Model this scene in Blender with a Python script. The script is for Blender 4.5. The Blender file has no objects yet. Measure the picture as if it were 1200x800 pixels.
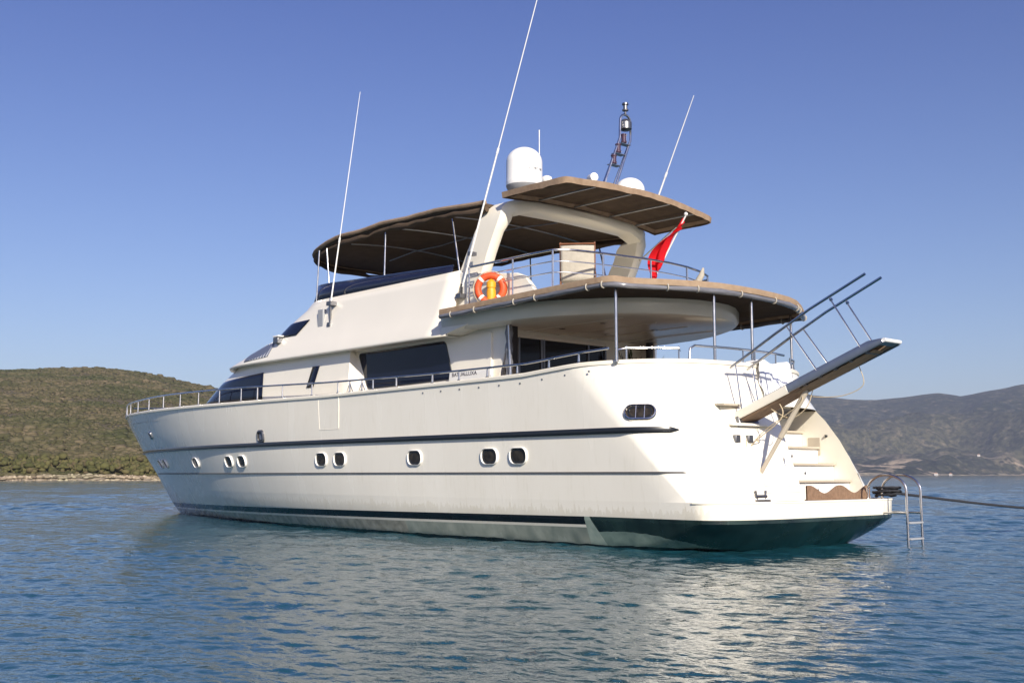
import bpy, bmesh, math, random
import numpy as np
from mathutils import Vector, Matrix, noise as mnoise
R = math.radians
rnd = random.Random(7)
sc = bpy.context.scene
COL = sc.collection

# ------------------------------------------------------------------ camera
cam = bpy.data.cameras.new('camera'); camo = bpy.data.objects.new('camera', cam); COL.objects.link(camo)
camo.location = (-10.96, 17.70, 1.32)
camo.rotation_euler = (R(90 + 6.843), 0, R(-132.285))
cam.lens = 39.0; cam.sensor_width = 36.0; cam.sensor_fit = 'HORIZONTAL'
cam.clip_start = 0.1; cam.clip_end = 30000
sc.camera = camo
# ------------------------------------------------------------------ light
SUN_EL, SUN_AZ = 27.0, 155.5        # azimuth of the sun, degrees from +X counter-clockwise
sd = Vector((math.cos(R(SUN_EL)) * math.cos(R(SUN_AZ)), math.cos(R(SUN_EL)) * math.sin(R(SUN_AZ)), math.sin(R(SUN_EL))))
w = bpy.data.worlds.new('World'); sc.world = w; w.use_nodes = True
nt = w.node_tree; nt.nodes.clear()
sky = nt.nodes.new('ShaderNodeTexSky'); sky.sky_type = 'NISHITA'; sky.sun_disc = False
sky.sun_elevation = R(SUN_EL); sky.sun_rotation = R((90 - SUN_AZ) % 360)
sky.altitude = 0; sky.air_density = 1.0; sky.dust_density = 1.2; sky.ozone_density = 3.5
bg = nt.nodes.new('ShaderNodeBackground'); bg.inputs['Strength'].default_value = 0.09
wo = nt.nodes.new('ShaderNodeOutputWorld')
tint = nt.nodes.new('ShaderNodeMix'); tint.data_type = 'RGBA'; tint.blend_type = 'MULTIPLY'
tint.inputs['Factor'].default_value = 1.0
geo = nt.nodes.new('ShaderNodeTexCoord'); sxy = nt.nodes.new('ShaderNodeSeparateXYZ'); nt.links.new(geo.outputs['Generated'], sxy.inputs[0])
trp = nt.nodes.new('ShaderNodeValToRGB'); nt.links.new(sxy.outputs['Z'], trp.inputs[0]); nt.links.new(trp.outputs[0], tint.inputs['B'])
trp.color_ramp.elements[0].position = .0; trp.color_ramp.elements[0].color = (.98, .925, .98, 1)
trp.color_ramp.elements[1].position = .46; trp.color_ramp.elements[1].color = (.56, .56, .93, 1)
nt.links.new(sky.outputs[0], tint.inputs['A']); nt.links.new(tint.outputs['Result'], bg.inputs[0]); nt.links.new(bg.outputs[0], wo.inputs[0])
sl = bpy.data.lights.new('sun', 'SUN'); so = bpy.data.objects.new('sun', sl); COL.objects.link(so)
sl.energy = 5.0; sl.angle = R(0.53); sl.color = (1.0, 0.915, 0.775)
so.rotation_euler = sd.to_track_quat('Z', 'Y').to_euler(); so.location = (0, 0, 60)
sc.view_settings.view_transform = 'Standard'; sc.view_settings.look = 'None'
sc.view_settings.exposure = 0.47; sc.view_settings.gamma = 1.0
try: sc.view_settings.use_curve_mapping = False
except Exception: pass
sc.render.engine = 'CYCLES'
sc.cycles.max_bounces = 8; sc.cycles.volume_bounces = 0

# ------------------------------------------------------------------ materials
def mat(name, c, rough=.5, metal=0., coat=0., var=0., vscale=3., bump=0., bscale=20., spec=.5, c2=None, stretch=(1, 1, 1), rvar=0.):
    m = bpy.data.materials.new(name); m.use_nodes = True
    t = m.node_tree; b = t.nodes['Principled BSDF']
    b.inputs['Roughness'].default_value = rough; b.inputs['Metallic'].default_value = metal
    b.inputs['Coat Weight'].default_value = coat; b.inputs['Coat Roughness'].default_value = .08
    b.inputs['Specular IOR Level'].default_value = spec
    b.inputs['Base Color'].default_value = (*c, 1)
    if var or bump or c2 or rvar:
        tc = t.nodes.new('ShaderNodeTexCoord'); mp = t.nodes.new('ShaderNodeMapping'); mp.inputs['Scale'].default_value = stretch
        t.links.new(tc.outputs['Object'], mp.inputs[0])
        n = t.nodes.new('ShaderNodeTexNoise'); n.inputs['Scale'].default_value = vscale; n.inputs['Detail'].default_value = 6; n.inputs['Roughness'].default_value = .6
        t.links.new(mp.outputs[0], n.inputs['Vector'])
        if var or c2:
            r = t.nodes.new('ShaderNodeValToRGB'); t.links.new(n.outputs[0], r.inputs[0])
            r.color_ramp.elements[0].position = .3; r.color_ramp.elements[1].position = .7
            cc = c2 if c2 else tuple(x * (1 - var) for x in c)
            r.color_ramp.elements[0].color = (*cc, 1); r.color_ramp.elements[1].color = (*c, 1)
            t.links.new(r.outputs[0], b.inputs['Base Color'])
        if rvar:
            mr = t.nodes.new('ShaderNodeMapRange'); t.links.new(n.outputs[0], mr.inputs[0])
            mr.inputs[1].default_value = .3; mr.inputs[2].default_value = .7; mr.inputs[3].default_value = rough; mr.inputs[4].default_value = rough + rvar
            t.links.new(mr.outputs[0], b.inputs['Roughness'])
        if bump:
            n2 = t.nodes.new('ShaderNodeTexNoise'); n2.inputs['Scale'].default_value = bscale; n2.inputs['Detail'].default_value = 5
            t.links.new(mp.outputs[0], n2.inputs['Vector'])
            bp = t.nodes.new('ShaderNodeBump'); bp.inputs['Strength'].default_value = bump; bp.inputs['Distance'].default_value = .02
            t.links.new(n2.outputs[0], bp.inputs['Height']); t.links.new(bp.outputs[0], b.inputs['Normal'])
    return m
M = {}
M['gel'] = mat('gelcoat', (.86, .81, .705), .28, coat=.35, var=.05, vscale=.9, stretch=(1, 1, .35), rvar=.12)
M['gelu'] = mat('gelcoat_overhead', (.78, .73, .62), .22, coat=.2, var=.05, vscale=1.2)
M['gelw'] = mat('gelcoat_moulding', (.85, .80, .68), .35, coat=.2, var=.05, vscale=1.4, rvar=.1)
M['black'] = mat('rubber_black', (.012, .014, .017), .3, coat=.3, var=.3, vscale=2)
M['line'] = mat('grey_strip', (.10, .10, .10), .45)
M['chrome'] = mat('stainless', (.62, .61, .60), .16, metal=1., rvar=.1, var=.1, vscale=8)
M['alu'] = mat('aluminium', (.42, .43, .46), .32, metal=.9, var=.15, vscale=5)
M['canvas'] = mat('brown_canvas', (.105, .073, .050), .9, c2=(.075, .052, .036), vscale=4, bump=.5, bscale=9, spec=.2)
M['canvasd'] = mat('brown_canvas_underside', (.11, .078, .056), .92, var=.2, vscale=3, bump=.5, bscale=6, spec=.15)
M['tape'] = mat('tan_canvas_trim', (.34, .25, .17), .85, c2=(.25, .175, .115), vscale=6, bump=.4, bscale=12, spec=.2)
M['pvc'] = mat('clear_curtain_roll', (.20, .20, .22), .2, coat=.5, var=.45, vscale=5, bump=.6, bscale=7, stretch=(.5, .5, 3))
M['glass'] = mat('tinted_glass', (.006, .009, .024), .05, spec=.30)
M['salon'] = mat('saloon_glass', (.010, .008, .007), .08, spec=.25)
M['smoke'] = mat('smoked_acrylic', (.010, .012, .03), .06, coat=.5)
M['dark'] = mat('dark_interior', (.02, .014, .012), .5)
M['port'] = mat('portlight_glass', (.010, .009, .008), .10, spec=.3, c2=(.05, .042, .032), vscale=7)
M['white'] = mat('white_plastic', (.86, .85, .82), .3, coat=.3, var=.04, vscale=4)
M['grey'] = mat('grey_plastic', (.33, .34, .36), .45, var=.1)
M['vent'] = mat('louvre_grey', (.16, .18, .24), .4, metal=.3)
M['teak'] = mat('teak', (.26, .165, .105), .75, c2=(.16, .098, .06), vscale=7, stretch=(1, 3, 2), bump=.3)
M['edge'] = mat('sunlit_canvas_edge', (.34, .245, .17), .88, c2=(.24, .165, .11), vscale=5, bump=.5, bscale=9, spec=.2)  # tan awning trim; sunlight along the edge is put into its lighter colour
M['wood'] = mat('varnished_wood', (.22, .085, .035), .4, coat=.4, var=.3, vscale=8)
M['orange'] = mat('orange_ring', (.80, .10, .025), .55, var=.25, vscale=9, bump=.3)
M['yellow'] = mat('yellow_float', (.80, .40, .02), .5, var=.3, vscale=14)
M['red'] = mat('red_cloth', (.62, .008, .015), .8, var=.2, vscale=6, spec=.2)
M['cloth'] = mat('cream_cloth', (.46, .42, .35), .9, var=.12, vscale=10, bump=.6, bscale=9)
M['cover'] = mat('white_cover', (.80, .81, .84), .7, var=.08, vscale=5, bump=1.0, bscale=5)
M['rope'] = mat('pale_rope', (.55, .45, .30), .9, bump=.6, bscale=60)
M['brope'] = mat('dark_rope', (.025, .027, .035), .85, var=.3, vscale=20, bump=.8, bscale=60)
M['steel'] = mat('dull_steel', (.22, .22, .23), .4, metal=.9)
M['text'] = mat('dark_lettering', (.05, .045, .06), .5)
M['textg'] = mat('grey_lettering', (.10, .11, .14), .5)
M['lamp'] = mat('dark_lens', (.06, .03, .05), .2, coat=.5)
M['trim'] = mat('beige_trim', (.50, .44, .35), .5, var=.1)

def hull_material():
    m = bpy.data.materials.new('hull_paint'); m.use_nodes = True
    t = m.node_tree; N = t.nodes; L = t.links; b = N['Principled BSDF']
    tc = N.new('ShaderNodeTexCoord'); sx = N.new('ShaderNodeSeparateXYZ'); L.new(tc.outputs['Object'], sx.inputs[0])
    def mth(op, a, c=None, d=None):
        n = N.new('ShaderNodeMath'); n.operation = op
        for i, v in enumerate((a, c, d)):
            if v is None: continue
            if isinstance(v, (int, float)): n.inputs[i].default_value = v
            else: L.new(v, n.inputs[i])
        return n.outputs[0]
    def noise(scale, st, det=6):
        mp = N.new('ShaderNodeMapping'); mp.inputs['Scale'].default_value = st; L.new(tc.outputs['Object'], mp.inputs[0])
        n = N.new('ShaderNodeTexNoise'); n.inputs['Scale'].default_value = scale; n.inputs['Detail'].default_value = det; L.new(mp.outputs[0], n.inputs['Vector'])
        return n.outputs[0]
    def ramp(f, a, bb, ca, cb):
        r = N.new('ShaderNodeValToRGB'); L.new(f, r.inputs[0]); r.color_ramp.elements[0].position = a; r.color_ramp.elements[1].position = bb
        r.color_ramp.elements[0].color = (*ca, 1); r.color_ramp.elements[1].color = (*cb, 1); return r.outputs[0]
    def mix(f, a, c):
        n = N.new('ShaderNodeMix'); n.data_type = 'RGBA'; L.new(f, n.inputs['Factor'])
        L.new(a, n.inputs['A']); L.new(c, n.inputs['B']); return n.outputs['Result']
    X, Z = sx.outputs['X'], sx.outputs['Z']
    n1 = noise(1.1, (1, 1, .18)); n2 = noise(5, (1, 1, 1)); n3 = noise(2.2, (1, 1, .6)); n4 = noise(14, (1, 1, .12), 3)
    white = ramp(n1, .3, .75, (.835, .79, .68), (.885, .845, .74))
    streak = ramp(n4, .55, .8, (1, 1, 1), (.88, .87, .83))
    mm = N.new('ShaderNodeMix'); mm.data_type = 'RGBA'; mm.blend_type = 'MULTIPLY'; mm.inputs['Factor'].default_value = .5; L.new(white, mm.inputs['A']); L.new(streak, mm.inputs['B']); white = mm.outputs['Result']
    scum = mth('MULTIPLY', mth('LESS_THAN', Z, mth('MULTIPLY_ADD', n4, .55, .42)), mth('MULTIPLY', n3, .55))
    scn = N.new('ShaderNodeRGB'); scn.outputs[0].default_value = (.60, .54, .40, 1)
    white = mix(scum, white, scn.outputs[0])
    # boot stripe top falls slightly towards the bow
    top = mth('MULTIPLY_ADD', mth('MAXIMUM', mth('SUBTRACT', X, 3.0), 0), -.0085, .565)
    topn = mth('MULTIPLY_ADD', mth('MAXIMUM', mth('SUBTRACT', X, 3.0), 0), -.0085, .415)
    af = ramp(n3, .3, .7, (.17, .20, .17), (.42, .44, .36))
    af2 = ramp(n2, .35, .65, (.24, .22, .17), (.46, .43, .34))
    af = mix(mth('MULTIPLY', mth('GREATER_THAN', X, 9.0), .8), af, af2)
    green = ramp(n3, .30, .75, (.004, .008, .009), (.028, .052, .046))
    patch = ramp(n2, .25, .75, (.10, .15, .13), (.22, .29, .24))
    blk = ramp(n2, .3, .8, (.005, .005, .007), (.011, .011, .014))
    # fouled patch: an ellipse low on the quarter
    ex = mth('DIVIDE', mth('SUBTRACT', X, 2.6), 1.55); ez = mth('DIVIDE', mth('SUBTRACT', Z, .02), .30)
    e = mth('ADD', mth('MULTIPLY', ex, ex), mth('MULTIPLY', ez, ez))
    e = mth('ADD', e, mth('MULTIPLY', n2, .35))
    aft = mix(mth('LESS_THAN', e, 1.12), green, patch)
    step = mth('MULTIPLY', mth('GREATER_THAN', X, mth('MULTIPLY_ADD', Z, .55, 2.98)), mth('LESS_THAN', X, 3.42))
    patch2 = ramp(n2, .2, .8, (.20, .27, .23), (.40, .46, .38))
    aft = mix(step, aft, patch2)
    fore = mix(mth('GREATER_THAN', Z, topn), af, blk)
    wl = mth('MULTIPLY', mth('GREATER_THAN', Z, mth('SUBTRACT', topn, .050)), mth('LESS_THAN', Z, topn))
    fore = mix(wl, fore, white)
    low = mix(mth('GREATER_THAN', X, 3.42), aft, fore)
    wet = mth('LESS_THAN', Z, mth('MULTIPLY_ADD', n3, .09, .01))
    dk = ramp(n2, .3, .8, (.010, .013, .014), (.03, .033, .03))
    low = mix(wet, low, dk)
    col = mix(mth('GREATER_THAN', Z, top), low, white)
    L.new(col, b.inputs['Base Color'])
    rr = N.new('ShaderNodeMapRange'); L.new(n1, rr.inputs[0]); rr.inputs[1].default_value = .3; rr.inputs[2].default_value = .7; rr.inputs[3].default_value = .16; rr.inputs[4].default_value = .32
    L.new(rr.outputs[0], b.inputs['Roughness']); b.inputs['Coat Weight'].default_value = .4; b.inputs['Coat Roughness'].default_value = .06
    return m
M['hull'] = hull_material()

# ------------------------------------------------------------------ mesh helpers
class MB:
    def __init__(s): s.v = []; s.f = []
    def add(s, vs, fs):
        o = len(s.v); s.v += [tuple(p) for p in vs]; s.f += [tuple(i + o for i in f) for f in fs]; return s
    def box(s, a, b, mtx=None):
        x0, y0, z0 = a; x1, y1, z1 = b
        vs = [Vector(p) for p in ((x0, y0, z0), (x1, y0, z0), (x1, y1, z0), (x0, y1, z0), (x0, y0, z1), (x1, y0, z1), (x1, y1, z1), (x0, y1, z1))]
        if mtx: vs = [mtx @ p for p in vs]
        return s.add(vs, [(0, 3, 2, 1), (4, 5, 6, 7), (0, 1, 5, 4), (1, 2, 6, 5), (2, 3, 7, 6), (3, 0, 4, 7)])
    def tube(s, pts, r, n=10, closed=False, mtx=None):
        P = [Vector(p) for p in pts]
        if mtx: P = [mtx @ p for p in P]
        rs = r if isinstance(r, (list, tuple)) else [r] * len(P)
        T = []
        for i in range(len(P)):
            if closed: t = P[(i + 1) % len(P)] - P[i - 1]
            else: t = P[min(i + 1, len(P) - 1)] - P[max(i - 1, 0)]
            T.append(t.normalized())
        u = T[0].orthogonal().normalized(); vs = []
        for i, p in enumerate(P):
            u = (u - T[i] * u.dot(T[i])).normalized(); v = T[i].cross(u)
            for k in range(n):
                a = 2 * math.pi * k / n; vs.append(p + (u * math.cos(a) + v * math.sin(a)) * rs[i])
        fs = []; m = len(P)
        for i in range(m if closed else m - 1):
            j = (i + 1) % m
            for k in range(n): fs.append((i * n + k, i * n + (k + 1) % n, j * n + (k + 1) % n, j * n + k))
        if not closed: fs += [tuple(range(n))[::-1], tuple((m - 1) * n + k for k in range(n))]
        return s.add(vs, fs)
    def loft(s, rings, closed=True, cap=True):
        n = len(rings[0]); vs = [p for r in rings for p in r]; fs = []
        for i in range(len(rings) - 1):
            for k in range(n if closed else n - 1):
                a, b = i * n + k, i * n + (k + 1) % n; fs.append((a, b, b + n, a + n))
        if cap: fs += [tuple(range(n))[::-1], tuple((len(rings) - 1) * n + k for k in range(n))]
        return s.add(vs, fs)
    def prism(s, poly, axis, a, b):     # poly in the two other axes, extruded from a to b
        def mk(p, c):
            q = list(p); q.insert('XYZ'.index(axis), c); return tuple(q)
        return s.loft([[mk(p, a) for p in poly], [mk(p, b) for p in poly]])
    def lathe(s, prof, c, n=28, mtx=None):
        rings = []
        for r, z in prof: rings.append([Vector((c[0] + r * math.cos(2 * math.pi * k / n), c[1] + r * math.sin(2 * math.pi * k / n), c[2] + z)) for k in range(n)])
        if mtx: rings = [[mtx @ p for p in q] for q in rings]
        return s.loft(rings)
    def grid(s, pts, nu, nv, thick=None):   # pts[i][j]
        vs = [p for row in pts for p in row]
        fs = [(i * nv + j, i * nv + j + 1, (i + 1) * nv + j + 1, (i + 1) * nv + j) for i in range(nu - 1) for j in range(nv - 1)]
        return s.add(vs, fs)
    def build(s, name, m, parent=None, smooth=35, bevel=0, solid=0, bseg=2, offset=1):
        me = bpy.data.meshes.new(name); me.from_pydata(s.v, [], s.f); me.update()
        bm = bmesh.new(); bm.from_mesh(me); bmesh.ops.remove_doubles(bm, verts=bm.verts, dist=1e-5)
        bmesh.ops.recalc_face_normals(bm, faces=bm.faces); bm.to_mesh(me); bm.free()
        if smooth:
            for p in me.polygons: p.use_smooth = True
            me.set_sharp_from_angle(angle=R(smooth))
        me.materials.append(M[m] if isinstance(m, str) else m)
        o = bpy.data.objects.new(name, me); COL.objects.link(o)
        if parent: o.parent = parent
        if solid:
            md = o.modifiers.new('s', 'SOLIDIFY'); md.thickness = solid; md.offset = offset
        if bevel:
            md = o.modifiers.new('b', 'BEVEL'); md.width = bevel; md.segments = bseg; md.limit_method = 'ANGLE'; md.angle_limit = R(40)
        return o
def tag(o, label=None, cat=None, group=None, kind=None):
    if label: o['label'] = label
    if cat: o['category'] = cat
    if group: o['group'] = group
    if kind: o['kind'] = kind
    return o
def empty(name, loc=(0, 0, 0), parent=None):
    o = bpy.data.objects.new(name, None); COL.objects.link(o); o.location = loc; o.empty_display_size = .2
    if parent: o.parent = parent
    return o
def text(name, s, size, loc, mtx, m, parent, ext=.002):
    cu = bpy.data.curves.new(name, 'FONT'); cu.body = s; cu.size = size; cu.extrude = ext
    tmp = bpy.data.objects.new(name, cu); COL.objects.link(tmp)
    bpy.context.view_layer.update()
    me = bpy.data.meshes.new_from_object(tmp.evaluated_get(bpy.context.evaluated_depsgraph_get()))
    bpy.data.objects.remove(tmp); bpy.data.curves.remove(cu)
    me.transform(Matrix.Translation(loc) @ mtx); me.materials.clear(); me.materials.append(M[m])
    o = bpy.data.objects.new(name, me); COL.objects.link(o); o.parent = parent
    return o
def arc(c, r, a0, a1, n, ax1, ax2):
    c, ax1, ax2 = Vector(c), Vector(ax1), Vector(ax2)
    return [c + ax1 * (r * math.cos(R(a0 + (a1 - a0) * i / n))) + ax2 * (r * math.sin(R(a0 + (a1 - a0) * i / n))) for i in range(n + 1)]

def ip(x, t):
    return float(np.interp(x, [a for a, _ in t], [b for _, b in t]))
# ------------------------------------------------------------------ hull form
HB = [(-.5, 1.9), (-.3, 2.3), (0, 2.62), (.5, 2.82), (.85, 2.86), (1.35, 2.9), (2.1, 2.95), (3.35, 3.02)]
XB = [(-.5, 24.6), (0, 25.6), (.31, 26.2), (1.41, 27.67), (2.2, 28.9), (3.43, 30.47)]
XZ = [(-.5, 5), (0, 7), (1.35, 9), (2.1, 10), (3.4, 12.5)]
PW = [(0, 2.0), (1.35, 2.5), (2.4, 2.9), (3.4, 3.1)]
ZS = [(0, 3.38), (1.8, 3.38), (3.3, 3.34), (4.0, 3.30), (4.9, 3.24), (8, 3.22), (12, 3.20), (17, 3.25), (20, 3.29), (25, 3.34), (30.5, 3.43)]
def zs(X): return ip(X, ZS)
def HY(X, z):
    t = (X - ip(z, XZ)) / (ip(z, XB) - ip(z, XZ)); t = min(max(t, 0), 1)
    return ip(z, HB) * (1 - t ** ip(z, PW))
def stern(s, z, low=False):     # s = Y / half-beam -> X
    if low:
        if z >= .5: Xc, K, n = .12, .75, 3.8
        else:
            f = (.5 - z); Xc, K, n = .12 + f * 1.0 + f * f * .9, .75 + f * 1.8, 3.8 - f * 2
    else:
        q = (z - .85) / 2.45; Xc, K, n = .66 + .84 * q, .34 + 1.9 * max(q, 0), 3.4 - .9 * min(1, max(q, 0) * 2)
    if low and s < 0: n = n + 6
    if not low and s < 0: n = n + 8 * max(0, 1 - 1.3 * max(q, 0))
    return Xc + K * (1 - math.sqrt(max(0, 1 - abs(s) ** max(n, 2.5)))), Xc + K
def ring(z, low, top=False):
    hb = ip(z, HB); _, Xs = stern(1, z, low); xb = ip(z, XB); pts = []
    n = 56
    xs = [xb - (xb - Xs) * (1 - math.cos(math.pi / 2 * (i / n) ** .9)) if False else xb - (xb - Xs) * (i / n) ** 1.15 for i in range(n)]
    side = [(x, HY(x, z)) for x in xs]
    ss = [math.sin(R(90 - 180 * i / 40)) for i in range(41)]
    if not low:
        for tgt in (-.15, -2.4):
            k = min(range(41), key=lambda i: abs(ss[i] * hb - tgt)); ss[k] = tgt / hb
    st = [(stern(s, z, low)[0], s * hb) for s in ss]
    plan = side + st + [(x, -y) for x, y in side[::-1]]
    if top: return [(x, y, zs(x)) for x, y in plan]
    return [(x, y, z) for x, y in plan]

yacht = empty('motor_yacht')
tag(yacht, 'large white motor yacht at anchor with brown awnings, black side stripe and folding gangway', 'yacht')

hm = MB()
lowz = [-.5, -.3, -.15, 0, .12, .25, .38, .48, .5, .7, .85]
upz = [.85, 1.0, 1.35, 1.7, 2.1, 2.4, 2.62, 2.9, 3.12]
lr = [ring(z, True) for z in lowz]
hm.loft(lr, closed=False, cap=False)
ur = [ring(z, False) for z in upz] + [ring(3.3, False, True)]
m2 = MB(); m2.loft(ur, closed=False, cap=False)
keep = []
for f in m2.f:
    c = sum((Vector(m2.v[i]) for i in f), Vector()) / len(f)
    if c.x < 3.3 and -2.4 < c.y < -.15 and c.z < 2.62: continue
    keep.append(f)
hm.add(m2.v, keep)
hull = hm.build('hull', 'hull', yacht, smooth=40)

# platform deck + interior deck
pd = MB()
low85 = [p for p in ring(.85, True) if p[0] < 4.2]
pd.add([(x, y, .852) for x, y, _ in low85], [tuple(range(len(low85)))])
pd.build('swim_platform', 'teak', yacht, smooth=0)
rm = MB(); edge = [p for p in ring(.85, True) if p[0] < .95]
rm.tube([(x + .01, y, .845) for x, y, _ in edge], .022, 8); rm.build('platform_edge', 'gelw', yacht)
dk = MB()
def deckplate(mb, z, x0, x1, n=24, inset=.06, zf=None):
    a = []; b = []
    for i in range(n + 1):
        x = x0 + (x1 - x0) * i / n; y = HY(x, 3.2) - inset; zz = zf(x) if zf else z
        a.append((x, y, zz)); b.append((x, -y, zz))
    mb.grid([a, b], 2, n + 1)
deckplate(dk, 2.38, 3.3, 7.0); deckplate(dk, 0, 7.0, 30.3, zf=lambda x: zs(x) - .3)
dk.add([(3.3, 2.9, 2.38), (1.9, 1.9, 2.38), (1.62, 1, 2.38), (1.55, -.15, 2.38), (3.3, -.15, 2.38)], [(0, 1, 2, 3, 4)])
dk.build('main_deck', 'teak', yacht, smooth=0)

# cap rail following the sheer, whole way round
top = ring(3.3, False, True)
cr = MB(); rings_ = []
TP = [Vector(p) for p in top]
for i in range(1, len(TP) - 1):
    t = (TP[i + 1] - TP[i - 1]).normalized(); nrm = Vector((t.y, -t.x, 0)).normalized()
    c = TP[i]
    if nrm.dot(Vector((c.x - 10, c.y * 3, 0))) < 0 and False: nrm = -nrm
    rings_.append((c, nrm))
def capsec(c, n):
    outn = n if n.dot(Vector((-1 if abs(c.y) < 2 and c.x < 5 else 0, math.copysign(1, c.y), 0))) > 0 else -n
    return [c + outn * .03 + Vector((0, 0, -.03)), c + outn * .035 + Vector((0, 0, .02)), c + outn * .01 + Vector((0, 0, .045)), c - outn * .12 + Vector((0, 0, .045)), c - outn * .13 + Vector((0, 0, -.03))]
cr.loft([capsec(c, n) for c, n in rings_]); cr.build('cap_rail', 'gelw', yacht, smooth=50)
# inner bulwark lining round the cockpit
lin = MB(); pts = [(p, n) for p, n in rings_ if p.x < 7.2]
rowa = []; rowb = []
for c, n in pts:
    outn = n if n.dot(Vector((-1 if abs(c.y) < 2 and c.x < 5 else 0, math.copysign(1, c.y), 0))) > 0 else -n
    q = c - outn * .11; rowa.append((q.x, q.y, c.z - .01)); rowb.append((q.x + .05, q.y, 2.64))
lin.grid([rowa, rowb], 2, len(rowa)); lin.build('bulwark_lining', 'gelw', yacht)

def along(z, x0, x1, n, off, side=1, low=False):
    out = []
    for i in range(n + 1):
        x = x0 + (x1 - x0) * i / n; y = HY(x, z) + off; out.append(Vector((x, side * y, z)))
    return out
for sd_ in (1, -1):
    # black rub rail with pointed aft end, running round the quarter
    def qpath(z, x1, send, off):
        Xs = stern(1, z)[1]; P = [Vector((x1 + (Xs + .0 - x1) * i / 90, 0, z)) for i in range(91)]
        out = []
        for p in P: out.append(Vector((p.x, HY(p.x, z), z)))
        for i in range(1, 22):
            s_ = 1 - (1 - send) * (i / 21) ** 1.6; out.append(Vector((stern(s_, z)[0], s_ * ip(z, HB), z)))
        return out
    def sweep(mb, P, sec):
        rg = []
        for i, p in enumerate(P):
            t = (P[min(i + 1, len(P) - 1)] - P[max(i - 1, 0)]).normalized(); nn = Vector((t.y, -t.x, 0)).normalized()
            if nn.y < 0 or (abs(nn.y) < .2 and nn.x > 0): nn = -nn
            k = min(1, (len(P) - 1 - i) / 3 * .75 + .25) if len(P) - i < 5 else 1
            rg.append([Vector((p.x + nn.x * o_ * (k if o_ > 0 else 1), sd_ * (p.y + nn.y * o_ * (k if o_ > 0 else 1)), p.z + h_ * k)) for o_, h_ in sec])
        mb.loft(rg)
    rr = MB(); sweep(rr, qpath(2.105, 28.75, .80, 0), [(-.03, -.060), (.045, -.054), (.064, -.01), (.045, .052), (-.03, .058)])
    rr.build('rub_rail', 'black', yacht, smooth=60)
    sr = MB(); sweep(sr, qpath(1.355, 26.9, .90, 0), [(-.02, -.022), (.018, -.016), (.018, .016), (-.02, .022)])
    sr.build('spray_strip', 'line', yacht, smooth=60)

# portlights ---------------------------------------------------------------
def rrect(w_, h_, r, n=6):
    pts = []
    for cx, cy, a0 in ((w_ - r, h_ - r, 0), (-w_ + r, h_ - r, 90), (-w_ + r, -h_ + r, 180), (w_ - r, -h_ + r, 270)):
        for i in range(n + 1):
            a = R(a0 + 90 * i / n); pts.append((cx + r * math.cos(a), cy + r * math.sin(a)))
    return pts
def hull_frame(X, z, side=1):
    p = Vector((X, HY(X, z), z)); dx = Vector((X + .1, HY(X + .1, z), z)) - p; dz = Vector((X, HY(X, z + .1), z + .1)) - p
    if X < 2.6:
        def yy(x, zz):
            lo, hi = .3, 1.
            for _ in range(30):
                m_ = (lo + hi) / 2
                if stern(m_, zz)[0] < x: lo = m_
                else: hi = m_
            return ip(zz, HB) * lo
        p = Vector((X, yy(X, z), z)); dx = Vector((X + .1, yy(X + .1, z), z)) - p; dz = Vector((X, yy(X, z + .1), z + .1)) - p
    dx.normalize(); dz.normalize(); n = dz.cross(dx).normalized()
    if n.y < 0: n = -n
    v = n.cross(dx).normalized()
    if v.z < 0: v = -v
    mt = Matrix(((dx.x, v.x, n.x, p.x), (dx.y, v.y, n.y, p.y), (dx.z, v.z, n.z, p.z), (0, 0, 0, 1)))
    if side < 0: mt = Matrix.Diagonal((1, -1, 1, 1)) @ mt
    return mt
def portlight(X, z, w_, h_, r, side=1, frame='white', fw=.035, bars=0, glass='port', name='portlight'):
    mt = hull_frame(X, z, side); f = MB(); rings = []
    for (e, d) in ((fw, -.01), (fw, .020), (fw * .6, .042), (0.004, .045), (0, -.03)):
        rings.append([mt @ Vector((x, y, d)) for x, y in rrect(w_ + e, h_ + e, r + e)])
    f.loft(rings, cap=False); fr = f.build(name, frame, yacht, smooth=30)
    g = MB(); g.add([mt @ Vector((x, y, .006)) for x, y in rrect(w_, h_, r)], [tuple(range(28))])
    g.build('glass', glass, fr, smooth=0)
    g = MB(); g.loft([[mt @ Vector((x, y, d)) for x, y in rrect(w_ * .80 + e, h_ * .80 + e, r * .8)] for e, d in ((.012, .008), (.012, .014), (-.012, .014), (-.012, .008))], cap=False)
    g.build('seal', 'black', fr)
    for b in range(bars):
        bx = -w_ * .30 + b * w_ * .6
        q = MB(); q.tube([mt @ Vector((bx, -h_, .012)), mt @ Vector((bx, h_, .012))], .012, 6); q.build('bar', 'chrome', fr)
for X in (5.09, 5.95, 8.42, 11.35, 12.17, 16.44, 17.31, 20.01, 23.79, 24.68):
    portlight(X, 1.69, .235, .15, .13, fw=.019)
for X in (5.09, 5.95, 11.37, 12.22): portlight(X, 1.69, .215, .175, .13, fw=.036, side=-1)
portlight(2.1, 2.42, .26, .125, .12, frame='chrome', bars=2, name='engine_vent')
portlight(15.11, 2.32, .13, .12, .06, frame='steel', fw=.05, glass='vent', name='fairlead')
portlight(24.02, 2.60, .10, .10, .05, frame='chrome', fw=.04, glass='vent', name='fairlead')

# small through-hull screws under the cap
for i in range(9):
    X = 3.1 + i * .62; y = HY(X, 3.1); sw = MB()
    sw.box((X - .018, y - .01, zs(X) - .16), (X + .018, y + .008, zs(X) - .13))
    sw.build('bolt_cap', 'steel', yacht, smooth=0)
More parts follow.
